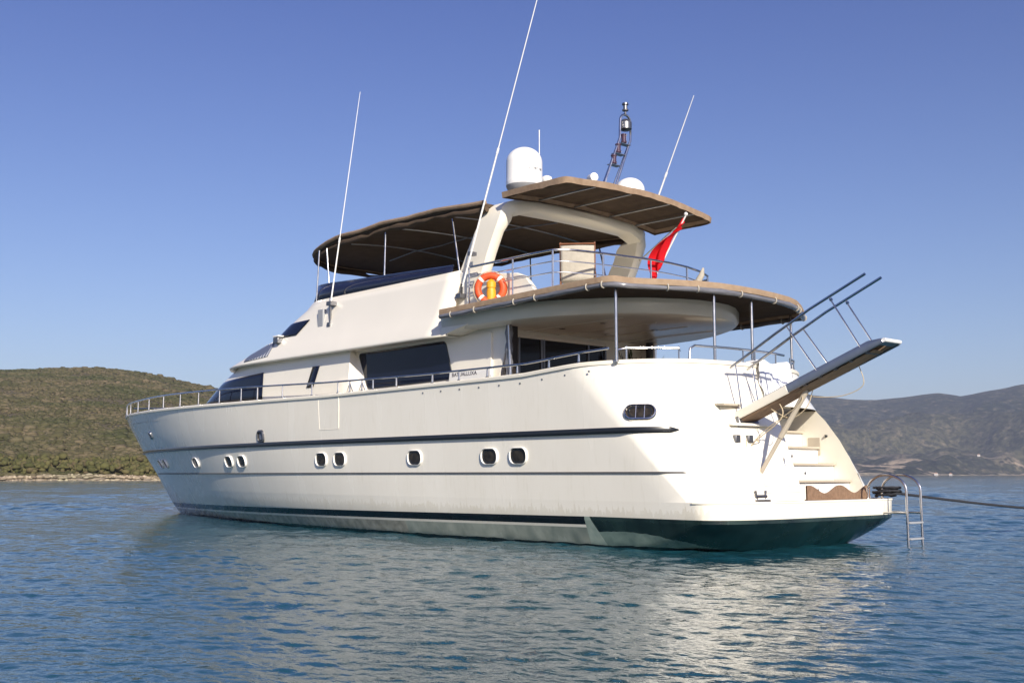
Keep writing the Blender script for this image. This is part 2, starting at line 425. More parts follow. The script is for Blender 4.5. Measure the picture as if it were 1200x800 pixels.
# boarding gate seam on the bulwark
gt = MB(); y = 3.0
def seam(pts, r=.008):
    gt.tube([(x, HY(x, z) + .002, z) for x, z in pts], r, 5)
seam([(11.33, 3.2), (11.33, 2.9), (11.36, 2.42)], .012); seam([(11.36, 2.40), (12.2, 2.40)], .006); seam([(12.2, 2.42), (12.22, 3.15)], .005)
gt.build('boarding_gate', 'gelw', yacht)
# stern seams
for yy in (2.35, 1.42):
    sm = MB()
    P_ = []
    for i in range(9):
        z = 2.45 + .9 * i / 8; s = yy / ip(z, HB); P_.append((stern(s, z)[0] - .002, yy, z))
    sm.tube(P_, .006, 5); sm.build('panel_seam', 'trim', yacht)

# ------------------------------------------------------------------ transom, stairs
st_ = MB(); st_.loft([[(x, -.15, .85), (x, -.15, 2.62)] for x in (.80, 1.0, 1.31)], closed=False, cap=False)
rc = MB()
# port wall, starboard wall, inner back
rc.add([(.79, -.15, .853), (3.3, -.15, .853), (3.3, -.15, 2.62), (1.32, -.15, 2.62)], [(0, 1, 2, 3)])
def wingX(z): return stern(-2.4 / ip(z, HB), z)[0] - .004
wz = [.853, 1.2, 1.6, 2.0, 2.4, 2.62]
rc.add([(wingX(z), -2.4, z) for z in wz] + [(3.4, -2.4, 2.62), (3.4, -2.4, .853)], [tuple(range(8))])
rc.add([(3.3, -.15, .85), (3.3, -2.4, .85), (3.3, -2.4, 2.64), (3.3, -.15, 2.64)], [(0, 1, 2, 3)])
rc.build('stair_well', 'gelw', yacht, smooth=0)
for i, (xn, z) in enumerate(((1.08, 1.22), (1.42, 1.55), (1.78, 1.89), (2.15, 2.22), (2.5, 2.55))):
    s_ = MB(); zl = (.853, 1.22, 1.55, 1.89, 2.22)[i]
    s_.box((xn, -2.39, zl), (3.2, -.16, z - .05)); so_ = s_.build('stair', 'white', yacht, smooth=0)
    t_ = MB(); t_.box((xn - .06, -2.385, z - .05), (xn + .42, -.165, z)); t_.build('tread', 'trim', so_, bevel=.012)
    if i < 3:
        t_ = MB(); t_.lathe([(.028, 0), (.03, .01), (.01, .014)], (0, 0, 0), 12, Matrix.Translation((xn, -1.25 - .1 * i, z - .2)) @ Matrix.Rotation(R(-90), 4, 'Y')); t_.build('step_light', 'steel', so_)
# teak kick board with wavy top
kb = MB(); poly = []
N_ = 46
for i in range(N_ + 1):
    y = -.17 - 2.2 * i / N_; poly.append((y, 1.05 + .075 * math.cos((y + .25) * 2 * math.pi / 1.05)))
ra = [(.62 + .28 * 0, y, .856) for y, z in poly]; rb = [(.62, y, z) for y, z in poly]
kb.loft([ra, rb, [(.65, y, z) for _, y, z in rb], [(.65, y, z) for _, y, z in ra]], closed=False, cap=False)
kb.build('kick_board', 'teak', yacht, smooth=0)
# locker hatch on the starboard wing wall
hh = MB(); hh.box((1.72, -2.397, 1.72), (2.0, -2.388, 2.08)); hh.build('locker_hatch', 'trim', yacht, bevel=.02)
# transom garage door lines, handle
def SX(y, z): return stern(y / ip(z, HB), z)[0]
gd = MB()
gd.tube([(SX(y, z) - .004, y, z) for y, z in [(.95, 1.95), (.95, 1.12), (-.1, 1.12)]], .006, 5)
gd.tube([(SX(.95, 1.0) - .004, .95, 1.0), (SX(0, 1.0) - .004, -.1, 1.0)], .005, 5)
g_ = gd.build('garage_door', 'trim', yacht)
hd = MB(); hd.tube([(SX(.1, 1.62) - .01, .13, 1.62), (SX(.1, 1.62) - .04, .13, 1.60), (SX(.1, 1.62) - .04, .13, 1.5), (SX(.1, 1.5) - .01, .13, 1.48)], .012, 8); hd.build('handle', 'chrome', g_)
# shelf moulding under the gangway hinge
sh = MB(); P_ = []
for i in range(13):
    y = 1.35 - 1.2 * i / 12; P_.append([(SX(y, 2.2) - .10, y, 2.20), (SX(y, 2.2) + .05, y, 2.20), (SX(y, 2.24) + .05, y, 2.25), (SX(y, 2.24) - .10, y, 2.25)])
sh.loft(P_); sh.build('hinge_shelf', 'gelw', yacht, bevel=.01)
sh = MB(); sh.box((1.2, .95, 2.56), (1.42, 1.5, 2.60)); sh.build('transom_moulding', 'trim', yacht, bevel=.008)
# shore power inlets
for y, z in ((1.28, 1.96), (.95, 1.96)):
    q = MB(); x = SX(y, z); q.box((x - .05, y - .07, z - .07), (x + .03, y + .07, z + .07)); q.build('socket_box', 'steel', yacht, bevel=.012)

# ------------------------------------------------------------------ deck house (main deck)
CR = [(3.0, 2.74, 16.1, 20.7), (3.34, 2.72, 15.9, 20.2), (4.0, 2.68, 15.4, 18.9), (4.32, 2.66, 15.0, 18.0)]
AR = [(2.3, 2.44, 14, 30), (4.4, 2.40, 14, 30)]
UR = [(4.28, 2.90, 15.2, 18.2), (4.40, 2.87, 15.0, 17.7), (4.65, 2.76, 14.3, 16.8), (4.9, 2.68, 13.6, 15.75), (5.2, 2.60, 13.3, 15.2), (5.36, 2.57, 13.0, 14.9), (5.5, 2.54, 12.7, 14.5), (5.74, 2.50, 12.2, 14.25), (6.3, 2.48, 12.2, 14.2)]
def RY(T, X, z, n=2.8):
    if T is UR or T is CR: n = 4.
    hb, x0, xf = (float(np.interp(z, [q[0] for q in T], [q[k] for q in T])) for k in (1, 2, 3))
    t = min(max((X - x0) / (xf - x0), 0), 1); return hb * (1 - t ** n) ** (1 / n)
def rring(T, z, xa, n=2.8, m=26, zf=None):
    if T is UR or T is CR: n = 4.
    hb, x0, xf = (float(np.interp(z, [q[0] for q in T], [q[k] for q in T])) for k in (1, 2, 3))
    half = [(xa + (x0 - xa) * i / 10, hb) for i in range(10)]
    for i in range(m + 1):
        a = math.pi / 2 * i / m; c_, s_ = max(0.0, math.cos(a)), math.sin(a)
        half.append((x0 + (xf - x0) * s_ ** (2 / n), hb * c_ ** (2 / n)))
    pl_ = half + [(x, -y) for x, y in half[::-1][1:]]
    return [(x, y, zf(x, z) if zf else z) for x, y in pl_]
dh = MB(); hx = lambda z: 10.98 + (z - 3.4) * .63
zz_ = (2.9, 3.34, 3.7, 4.0, 4.32)
dh.loft([[(hx(z), 2.38, z)] + rring(CR, z, 11.38) + [(hx(z), -2.38, z)] for z in zz_], closed=False, cap=False)
for s__ in (1, -1): dh.box((6.5, s__ * 2.36, 2.4), (12.0, s__ * 2.42, 4.30))
house = dh.build('deck_house', 'gel', yacht, smooth=35)
def panel(name, corners, T, side, m, parent, off=.012, nu=14, nv=8, n=2.8, thick=.012, rad=0):
    (a, b, c, d) = [Vector((p[0], 0, p[1])) for p in corners]; g = MB(); rows = []
    for i in range(nu):
        row = []
        for j in range(nv):
            u, v = i / (nu - 1), j / (nv - 1); p = a.lerp(b, u).lerp(d.lerp(c, u), v)
            y = RY(T, p.x, p.z, n) + off; row.append((p.x, side * y, p.z))
        rows.append(row)
    g.grid(rows, nu, nv); return g.build(name, m, parent, smooth=40, solid=thick, offset=0)
for sd_ in (1, -1):
    # big saloon window: glass in a slim frame
    gl = MB(); cs = [Vector(c) for c in ((7.74, 3.40), (10.95, 3.36), (11.36, 4.22), (8.02, 4.235))]
    def bil(u, v): return cs[0].lerp(cs[1], u).lerp(cs[3].lerp(cs[2], u), v)
    rp = [bil(.5 + x_ / 2, .5 + y_ / 2) for x_, y_ in [(cx_ * 1.0, cy_ * 1.0) for cx_, cy_ in [(a_ / 1.6, b_ / .42) for a_, b_ in rrect(1.6, .42, .09)]]]
    for e_, m_n, nm, yy_ in ((1.0, 'glass', 'window', 2.432),):
        gl.loft([[(p.x, sd_ * 2.40, p.y) for p in rp], [(p.x, sd_ * yy_, p.y) for p in rp]]); glo = gl.build(nm, m_n, house, smooth=0)
    fr = MB(); fr.tube([(p.x, sd_ * 2.425, p.y) for p in rp], .016, 6, closed=True); fr.build('frame', 'black', glo)
    panel('window', [(15.42, 3.30), (19.9, 3.36), (18.55, 3.90), (15.45, 4.04)], CR, sd_, 'glass', house, off=.014, nu=24)
    panel('window', [(12.91, 3.5), (13.23, 3.5), (13.0, 4.02), (12.68, 4.02)], CR, sd_, 'glass', house, off=.016, nu=3)
# front windscreen panes
fw_ = MB(); T = CR; rows = []
for z in (3.45, 3.7, 3.95):
    r_ = [p for p in rring(CR, z, 15.5, m=40) if abs(p[1]) < 1.9 and p[0] > 17]
    rows.append(r_)
nmin = min(len(r) for r in rows); rows2 = []
for r in rows:
    k = (len(r) - nmin) // 2; r = r[k:k + nmin]; rows2.append([(x + .015, y, z) for x, y, z in r])
fw_.grid(rows2, 3, nmin); fw_.build('windscreen', 'glass', house, solid=.01)

# upper body: overhang, pilothouse brow and flybridge coaming --------------
ub = MB()
ztop = 5.74
ub.loft([rring(UR, z, 7.45) for z in (4.28, 4.33, 4.40, 4.65, 4.9, 5.15, 5.36, 5.55, 5.74)], closed=False, cap=False)
upper = ub.build('flybridge', 'gel', yacht, smooth=28, solid=.07, offset=-1)
un = MB(); r0 = rring(UR, 4.28, 7.45); un.add([(x, y, 4.285) for x, y, _ in r0], [tuple(range(len(r0)))])
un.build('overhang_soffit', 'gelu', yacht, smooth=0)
fd = MB(); r0 = rring(UR, 4.9, 7.45); fd.add([(x - (.2 if x > 14 else 0), y * .97, 4.80) for x, y, _ in r0], [tuple(range(len(r0)))]); fd.build('flybridge_deck', 'gelw', yacht, smooth=0)
roof = MB(); r1 = rring(UR, 5.36, 13.4); r2 = rring(UR, 5.74, 13.0)
for sd_ in (1, -1):
    w_ = panel('window', [(13.82, 4.90), (15.25, 4.90), (14.75, 5.24), (13.32, 5.26)], UR, sd_, 'glass', upper, off=.02, nu=16)
    # louvre
    lv = panel('louvre', [(14.95, 4.42), (16.2, 4.36), (16.15, 4.68), (14.85, 4.85)], UR, sd_, 'vent', upper, off=.012, nu=14)
    sl_ = MB()
    for k in range(9):
        u = (k + .5) / 9; xa = 14.95 + 1.25 * u; xb = 14.85 + 1.3 * u
        za, zb = 4.42 - .06 * u, 4.85 - .17 * u
        sl_.tube([(xa, sd_ * (RY(UR, xa, za) + .02), za), (xb, sd_ * (RY(UR, xb, zb) + .02), zb)], .014, 5)
    sl_.build('slats', 'alu', lv)
    # air intake box on the coaming side
    bx = MB(); bx.box((12.65, sd_ * 2.55 - .08, 4.98), (12.9, sd_ * 2.55 + .10, 5.46)); bx.build('intake_box', 'grey', upper, bevel=.02)
    # nav light below the brow window
    nl = MB(); nl.box((14.5, sd_ * 2.72 - .08, 4.74), (14.75, sd_ * 2.72 + .12, 4.90)); q = nl.build('side_light', 'steel', upper, bevel=.02)
    nl = MB(); nl.box((14.48, sd_ * 2.72 - .06, 4.91), (14.77, sd_ * 2.72 + .12, 4.95)); nl.build('cap', 'white', q, bevel=.01)
# smoked wind deflector round the fly bridge
wd = MB()
def wtop(x, z): return (5.76 + (z - 5.76)) if z < 5.8 else 5.90 + .27 * min(1, max(0, (x - 7.7) / 5.8))
ra = rring(UR, 5.74, 7.75); rb = rring(UR, 6.2, 7.75)
ra = [(x, y * .985, (5.66 if x < 8 else 5.70) ) for x, y, z in ra]; rb = [(x - (.12 if x > 12.6 else 0), y * .975, wtop(x, 6.2)) for x, y, z in rb]
wd.loft([ra, rb], closed=False, cap=False); wd.build('wind_deflector', 'smoke', upper, smooth=60, solid=.015)
wt = MB(); wt.tube(rb, .018, 8); wt.build('deflector_rail', 'chrome', upper)

# fly deck aft: slab over cockpit ------------------------------------------
FD = [(7.6, 2.9), (6.6, 2.9), (5.7, 2.86), (4.9, 2.72), (4.2, 2.45), (3.5, 2.0), (3.0, 1.5), (2.65, .9), (2.5, .45), (2.46, 0)]
FDs = FD + [(x, -y) for x, y in FD[::-1][1:]]
def fdring(z, k=1., dx=0): return [(7.6 if x >= 7.6 else x + dx, y * k, z) for x, y in FDs]
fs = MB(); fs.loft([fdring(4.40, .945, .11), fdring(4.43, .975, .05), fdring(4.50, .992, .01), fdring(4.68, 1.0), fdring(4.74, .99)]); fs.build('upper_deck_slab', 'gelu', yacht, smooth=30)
# ceiling details: trim strips and downlights
cl = MB()
for yy in (-1.5, -.5, .5, 1.5): cl.box((3.6, yy - .01, 4.385), (6.45, yy + .01, 4.397))
cl.build('ceiling_batten', 'gelw', yacht, smooth=0)
for x, y in ((5.6, 1.2), (4.4, 1.2), (5.6, -.2), (4.4, -.4), (5.5, -1.6)):
    q = MB(); q.lathe([(.07, 0), (.075, -.012), (.03, -.014)], (x, y, 4.398), 18); q.build('downlight', 'chrome', yacht)
# side wings closing the cockpit forward
for sd_ in (1, -1):
    wg = MB(); poly = [(7.9, 2.9), (7.9, 4.36), (6.0, 4.44), (6.02, 4.1), (6.2, 3.6), (6.35, 3.1), (6.35, 2.4)]
    wg.prism([(x, z) for x, z in poly], 'Y', sd_ * 2.37, sd_ * 2.27)
    wg.build('cockpit_wing', 'gel', yacht, bevel=.02)
    # sloping transition of the overhang
    tr = MB(); tr.loft([[(7.6, sd_ * 2.9, 4.28), (7.6, sd_ * 2.9, 4.46), (7.6, sd_ * 2.3, 4.46), (7.6, sd_ * 2.3, 4.28)], [(6.75, sd_ * 2.88, 4.45), (6.75, sd_ * 2.88, 4.46), (6.75, sd_ * 2.3, 4.46), (6.75, sd_ * 2.3, 4.45)]]); tr.build('overhang_end', 'gelw', yacht, smooth=0)
    # low name board along the side deck
nb = MB(); nb.prism([(7.75, 3.2), (6.28, 3.2), (6.36, 3.52), (7.7, 3.56)], 'Y', 2.52, 2.56); nbo = nb.build('name_board', 'white', yacht, bevel=.01)
text('lettering', 'BATUALLUXA', .12, (7.62, 2.563, 3.42), Matrix.Rotation(R(180), 4, 'Z') @ Matrix.Rotation(R(90), 4, 'X') @ Matrix.Diagonal((1.1, 1, 1, 1)), 'text', nbo)
# saloon bulkhead: dark glass doors with frames
bk = MB(); bk.add([(6.5, 2.27, 2.38), (6.5, -2.27, 2.38), (6.5, -2.27, 4.4), (6.5, 2.27, 4.4)], [(0, 1, 2, 3)]); bko = bk.build('saloon_bulkhead', 'gelw', yacht, smooth=0, solid=.06)
dg = MB(); dg.box((6.40, -1.0, 2.5), (6.44, 1.72, 4.25)); dgo = dg.build('saloon_doors', 'salon', yacht, smooth=0)
for y in (1.72, 1.05, 0.98, -.42, -.98):
    q = MB(); q.box((6.37, y - .025, 2.5), (6.42, y + .025, 4.26)); q.build('frame', 'steel', dgo, bevel=.006)
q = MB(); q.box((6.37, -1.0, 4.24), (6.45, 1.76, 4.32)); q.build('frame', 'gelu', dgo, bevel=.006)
# corner pillar with furled clear curtain
for sd_ in (1,):
    q = MB(); q.box((6.0, sd_ * 2.1, 2.4), (6.2, sd_ * 2.3, 4.42)); q.build('corner_post', 'dark', yacht, bevel=.02)
    q = MB(); q.tube([(5.93, 2.42, 3.2 + 1.2 * i / 14) for i in range(15)], [.075 + .015 * math.sin(i * 1.7) for i in range(15)], 12); q.build('furled_curtain', 'pvc', yacht)
    q = MB(); q.tube([(5.80, 2.5, 3.25), (5.86, 2.5, 4.45)], .025, 8); q.build('curtain_pole', 'chrome', yacht)
# starboard staircase and column
q = MB(); q.lathe([(.09, 0), (.08, 1.0), (.085, 2.05)], (6.1, -2.2, 2.38), 16); q.build('column', 'dark', yacht)

# ------------------------------------------------------------------ radar arch
ar = MB(); secs = []
path = [((8.10, 7.20), 2.36, 4.9), ((7.78, 6.86), 2.38, 5.5), ((7.46, 6.62), 2.38, 6.05), ((7.18, 6.38), 2.38, 6.5), ((7.0, 6.24), 2.36, 6.78), ((6.86, 6.22), 2.31, 6.98), ((6.70, 6.14), 2.20, 7.10), ((6.60, 6.08), 2.02, 7.16), ((6.58, 6.02), 1.6, 7.19), ((6.58, 6.0), .8, 7.21), ((6.58, 6.0), 0, 7.22)]
path = path + [(a, -y, z) for a, y, z in path[::-1][1:]]
for i, ((xf, xr), y, z) in enumerate(path):
    a = path[max(i - 1, 0)]; b = path[min(i + 1, len(path) - 1)]
    t = Vector((0, b[1] - a[1], b[2] - a[2])).normalized(); nin = Vector((0, t.z, -t.y)) * (-1)
    if nin.dot(Vector((0, -y, 5.5 - z))) < 0: nin = -nin
    th = .24 if abs(y) < 1.7 else (.34 if z > 6.6 else .27)
    o_ = Vector((0, y, z)); i_ = o_ + nin * th
    sec = []
    for base, rrng in ((o_, ((xf - .06, 0), (xr + .06, 0))), (i_, ((xr + .06, 1), (xf - .06, 1)))):
        for xx, kk in rrng: sec.append(Vector((xx, base.y, base.z)))
    mid = (o_ + i_) / 2
    sec = [sec[0], sec[1], Vector((xr, *(o_ * .75 + i_ * .25).yz)), Vector((xr, *(o_ * .25 + i_ * .75).yz)), sec[2], sec[3], Vector((xf, *(o_ * .25 + i_ * .75).yz)), Vector((xf, *(o_ * .75 + i_ * .25).yz))]
    secs.append(sec)
ar.loft(secs); arch = ar.build('radar_arch', 'gelw', yacht, smooth=45)
# coaming tails behind the arch
for sd_ in (1, -1):
    q = MB(); q.prism([(8.1, 4.7), (8.1, 5.66), (7.45, 5.70), (6.9, 5.60), (5.6, 5.44), (5.35, 5.34), (4.95, 4.9), (4.95, 4.7)], 'Y', sd_ * 2.40, sd_ * 2.50); q.build('coaming', 'gel', yacht, bevel=.02)

# ------------------------------------------------------------------ awnings
def wob(x, y, a=.02, s=2.): return a * mnoise.noise(Vector((x * s, y * s, 3.1)))
def awning(name, outline, zf, m_top, skirt=.10, nrad=9, crown=.1, roll=None):
    # outline: closed list of (x, y); fabric sheet stretched over its frame
    cx = sum(p[0] for p in outline) / len(outline); cy = 0
    g = MB(); rows = []
    for j in range(nrad + 1):
        t = j / nrad
        rows.append([(cx + (x - cx) * t, cy + (y - cy) * t, zf(cx + (x - cx) * t, (y - cy) * t) + crown * (1 - t * t) + wob(x * t, y * t)) for x, y in outline])
    last = rows[-1]
    rows.append([(x, y, z - skirt * .5 + wob(x, y, .01, 5)) for x, y, z in last]); rows.append([(cx + (x - cx) * .995, y * .995, z - skirt + wob(x, y, .03, 3)) for x, y, z in last])
    n = len(outline)
    vs = [p for r in rows for p in r]; fs_ = [(i * n + k, i * n + (k + 1) % n, (i + 1) * n + (k + 1) % n, (i + 1) * n + k) for i in range(len(rows) - 1) for k in range(n)]
    g.add(vs, fs_); return g.build(name, m_top, yacht, smooth=50, solid=.008)
def densify(pl_, step=.25):
    out = []
    for a, b in zip(pl_, pl_[1:]):
        n = max(1, int(math.dist(a, b) / step)); out += [tuple(a[k] + (b[k] - a[k]) * i / n for k in range(len(a))) for i in range(n)]
    return out + [pl_[-1]]
# fore bimini
half = [(6.7, 2.42)] + [(6.7 + (10.8 - 6.7) * i / 6, 2.45) for i in range(1, 7)]
for i in range(1, 15):
    a = math.pi / 2 * i / 14; half.append((10.8 + 4.15 * math.sin(a) ** (2 / 3.2), 2.45 * max(0, math.cos(a)) ** (2 / 3.2)))
bo = densify(half) ; bo = bo + [(x, -y) for x, y in bo[::-1][1:]]
bzf = lambda x, y: ip(x, [(6.4, 7.10), (7.5, 7.19), (9, 7.26), (10.5, 7.28), (12.3, 7.27), (13.2, 7.22), (14.6, 7.12)]) - .030 * math.sin(math.pi * (x - 8.3) / 2.03) ** 2
bim = awning('forward_awning', bo, bzf, 'canvas', skirt=.09, crown=.13)
rl = MB(); P_ = [(x - .02, y * .985, bzf(x, y) - .14 + wob(x, y, .05, 2.3)) for x, y in bo]
rl.tube(P_, [.062 + .018 * math.sin(i * .9) + .012 * math.sin(i * 2.3) for i in range(len(P_))], 10); rl.build('rolled_curtain', 'canvas', bim)
g = MB(); g.tube([(10.5 + (x - 10.5) * 1.008, y * 1.012, bzf(x, y) + .012 + wob(x, y, .012, 3)) for x, y in bo], .052, 8); g.build('edge_trim', 'edge', bim)
for xx in (8.3, 10.3, 12.4):
    yb = 2.38 if xx < 12 else 2.0
    q = MB(); q.tube([(xx, -yb + 2 * yb * i / 16, bzf(xx, 0) - .06 + .12 * (1 - ((i - 8) / 8) ** 2) - .04) for i in range(17)], .018, 8); q.build('bow', 'alu', bim)
for yy in (0.,):
    q = MB(); q.tube([(6.9 + 6.6 * i / 12, yy, bzf(6.9 + 6.6 * i / 12, 0) - .02) for i in range(13)], .016, 8); q.build('batten', 'alu', bim)
for sd_ in (1, -1):
    for (xa, za, xb, zb) in ((10.37, 5.98, 10.39, 7.12), (13.33, 6.15, 13.30, 7.08), (12.69, 6.1, 12.95, 7.08), (7.54, 6.1, 7.88, 7.08)):
        q = MB(); q.tube([(xa, sd_ * 2.42, za - .4), (xb, sd_ * 2.38, zb)], .02, 8); q.build('awning_post', 'chrome', bim)
# aft upper awning (behind the arch): boxed flat cloth
ao = densify([(6.05, 2.46), (5.2, 2.47), (4.32, 2.46), (4.24, 2.42), (4.21, 2.30), (4.18, 1.2), (4.17, 0), (4.20, -1.2), (4.30, -2.2), (4.36, -2.32), (4.48, -2.36), (6.05, -2.40), (6.05, 2.46)], .15)[:-1]
azf = lambda x, y: 7.20 + .10 * (1 - (y / 2.5) ** 2) - .03 * (6.15 - x) / 2 - (.08 if y < 0 else 0) * (abs(y) / 2.5) - .008 * math.sin(math.pi * (y - .35) / 1.1) ** 2 + wob(x, y, .010, 1.6)
aft = awning('aft_upper_awning', ao, azf, 'canvas', skirt=.10, crown=.06)
for yy in (1.45, .35, -.8, -1.7):
    q = MB(); q.tube([(6.1 - 1.85 * i / 8, yy, azf(6.1 - 1.85 * i / 8, yy) - .05) for i in range(9)], .02, 8); q.build('batten', 'alu', aft)
q = MB(); q.tube([(6.42, -2.25, 6.42), (5.3, -2.3, 7.08)], .018, 8); q.build('strut', 'chrome', aft)
AO = ao + ao[:1]
g = MB(); P_ = [Vector((x, y, azf(x, y) - .03)) for x, y in ao]
rg_ = []
for p in P_:
    dx_, dy_ = (p.x - 5.2), p.y
    ox = math.copysign(.03, dx_) if abs(dx_) > .74 else 0; oy = math.copysign(.03, dy_) if abs(dy_) > 2.25 else 0
    rg_.append([(p.x + ox * .8, p.y + oy * .8, p.z - .070 + wob(p.x, p.y, .02, 4)), (p.x + ox * 1.2, p.y + oy * 1.2, p.z + .055), (p.x - ox * 2, p.y - oy * 2, p.z + .062), (p.x - ox * 2, p.y - oy * 2, p.z + .035)])
g.loft(rg_ + rg_[:1], cap=False); g.build('edge_trim', 'edge', aft, smooth=50)
# lower awning round the cockpit overhead
half = [(7.35, 3.12), (6.2, 3.12), (5.0, 3.12), (3.8, 3.12), (2.62, 3.12), (2.42, 3.04), (2.28, 2.8), (1.92, 2.15), (1.66, 1.6), (1.52, 1.1), (1.47, .55), (1.46, 0)]
lo = densify(half, .3); lo = lo + [(x, -y) for x, y in lo[::-1][1:]]
lz = lambda x, y: 4.86 - (.03 if x < 2.4 else 0) - .05 * (1 if y < 0 else 0) * abs(y) / 3 - .10 * max(0, (x - 3) / 4.4) * .9
g = MB(); n = len(lo)
FDP = densify(FDs, .08)
def inn(x, y):      # inner edge rests on the deck slab
    q_ = min(FDP, key=lambda p: (p[0] - x) ** 2 + (p[1] - y) ** 2); return (q_[0] + .04, q_[1] * .97)
rows = [[(*inn(x, y), 4.72) for x, y in lo], [(x * .5 + inn(x, y)[0] * .5, y * .5 + inn(x, y)[1] * .5, lz(x, y) * .5 + 2.36 + wob(x, y, .015)) for x, y in lo], [(x, y, lz(x, y)) for x, y in lo], [(x - .0, y * 1.002, lz(x, y) - .05) for x, y in lo]]
g.grid(rows, 4, n); low_aw = g.build('cockpit_awning', 'canvasd', yacht, smooth=50, solid=.008)
def offset(pl_, d_):
    out = []
    for i, p in enumerate(pl_):
        a = Vector(pl_[max(i - 1, 0)]); b = Vector(pl_[min(i + 1, len(pl_) - 1)]); t = (b - a).normalized(); nn = Vector((t.y, -t.x))
        if nn.dot(Vector((p[0] - 6, p[1] * 1.0))) < 0: nn = -nn
        out.append((p[0] + nn.x * d_, p[1] + nn.y * d_))
    return out
g = MB(); rr_ = []
for (x, y), (x2, y2), (x3, y3) in zip(lo, offset(lo, .025), offset(lo, -.14)):
    z = lz(x, y); rr_.append([(x2, y2, z - .080), (x2, y2, z + .012), (x * .5 + x2 * .5, y * .5 + y2 * .5, z + .035), (x3, y3, z + .02), (x3, y3, z - .03)])
g.loft(rr_); g.build('edge_trim', 'tape', low_aw, smooth=50)
g = MB(); P_ = [(x, y, lz(x, y) - .120 + wob(x, y, .014, 3)) for x, y in offset(lo, -.01)]
g.tube(P_, [.050 + .007 * math.sin(i * 1.3) + .005 * math.sin(i * 3.1) for i in range(len(P_))], 12); g.build('rolled_curtain', 'pvc', low_aw, smooth=60)
cum = 0; nxt = .35; OF = offset(lo, -.01)
for i in range(1, len(OF)):
    cum += math.dist(OF[i], OF[i - 1])
    if cum >= nxt:
        nxt += (1.05 if (int(nxt * 10) % 3) else .75)
        x, y = OF[i]; t = (Vector(OF[i]) - Vector(OF[i - 1])).normalized(); c = Vector((x, y, lz(x, y) - .115))
        g = MB(); 
        for dz in (-.014, 0, .014): pass
        g.tube([c + Vector((0, 0, math.sin(a))) * .062 + Vector((t.y, -t.x, 0)) * math.cos(a) * .060 for a in [2 * math.pi * k / 14 for k in range(14)]], .013, 6, closed=True); g.build('curtain_strap', 'cloth', low_aw)
for x, y in ((2.6, 2.8), (2.6, -2.8), (1.68, 1.1), (1.66, -.05)):
    zb = 3.36
    q = MB(); q.tube([(x, y, zb), (x, y, 4.76)], .028, 10); q.lathe([(.05, 0), (.05, .02), (.03, .03)], (x, y, zb), 12); q.build('awning_post', 'chrome', low_aw)

# ------------------------------------------------------------------ rails
dr = MB(); zr = lambda x: zs(x) + ip(x, [(2, .24), (4.5, .23), (8, .26), (12, .34), (16, .42), (22, .45), (30, .40)])
railp = [(x, HY(x, zs(x)) - .06, zr(x)) for x in np.linspace(2.65, 30.1, 90)]
rail_o = None
for sd_ in (1, -1):
    q = MB(); q.tube([(x, sd_ * max(y, .02), z) for x, y, z in railp], .024, 9); rail_o = q.build('deck_rail', 'chrome', yacht)
    xs_ = [3.4, 4.2, 5.1, 6.0, 6.9, 7.8, 9.1, 10.0, 10.45, 10.95, 11.45, 12.6, 14.0, 15.3, 16.2, 17.5, 18.9, 20.3, 21.8, 23.4, 25.0, 26.6, 28.0, 29.2]
    for X in xs_:
        y = HY(X, zs(X)) - .06; q = MB(); q.tube([(X, sd_ * y, zs(X) + .03), (X, sd_ * y, zr(X))], [.024, .016], 8); q.lathe([(.045, 0), (.045, .012), (.03, .03)], (X, sd_ * y, zs(X) + .04), 10); q.build('stanchion', 'chrome', rail_o)
# fold-down braces near the gate
q = MB()
for X in (10.45, 10.95):
    y = HY(X, 3.2) - .06; q.tube([(X + .12, y, 3.26), (X, y, zr(X) - .05), (X - .12, y, 3.26)], .012, 6)
q.build('gate_bracket', 'chrome', rail_o)
# stern rail on the cap
sp = []
for i in range(15):
    s = .86 - 1.72 * i / 14; X, _ = stern(s, 3.3); sp.append((X + .07, s * 3.0, 3.38))
mid = [(x, y, 3.62) for x, y, z in sp]
q = MB(); q.tube([(sp[0][0], sp[0][1], 3.40)] + [mid[0]] + mid[1:4], .024, 9); 
q = MB(); q.tube([(2.62, 2.78, 3.575), mid[0], mid[1], mid[2], (mid[2][0], mid[2][1] - .02, 3.56)], .022, 9)
q.tube([(mid[3][0] + .02, mid[3][1] + .25, 3.40), (mid[3][0] + .02, mid[3][1] + .22, 3.62), (mid[3][0], mid[3][1] + .1, 3.68)] + [(x, y, 3.68) for x, y, z in mid[3:11]], .022, 9)
q.tube([(x, y, 3.64) for x, y, z in mid[11:]] + [(2.9, -2.83, 3.60)], .022, 9)
for i in (0, 1, 2, 4, 6, 7, 9, 11, 12, 13): q.tube([(mid[i][0], mid[i][1], 3.38), (mid[i][0], mid[i][1], 3.66)], .016, 8)
q.build('stern_rail', 'chrome', yacht)
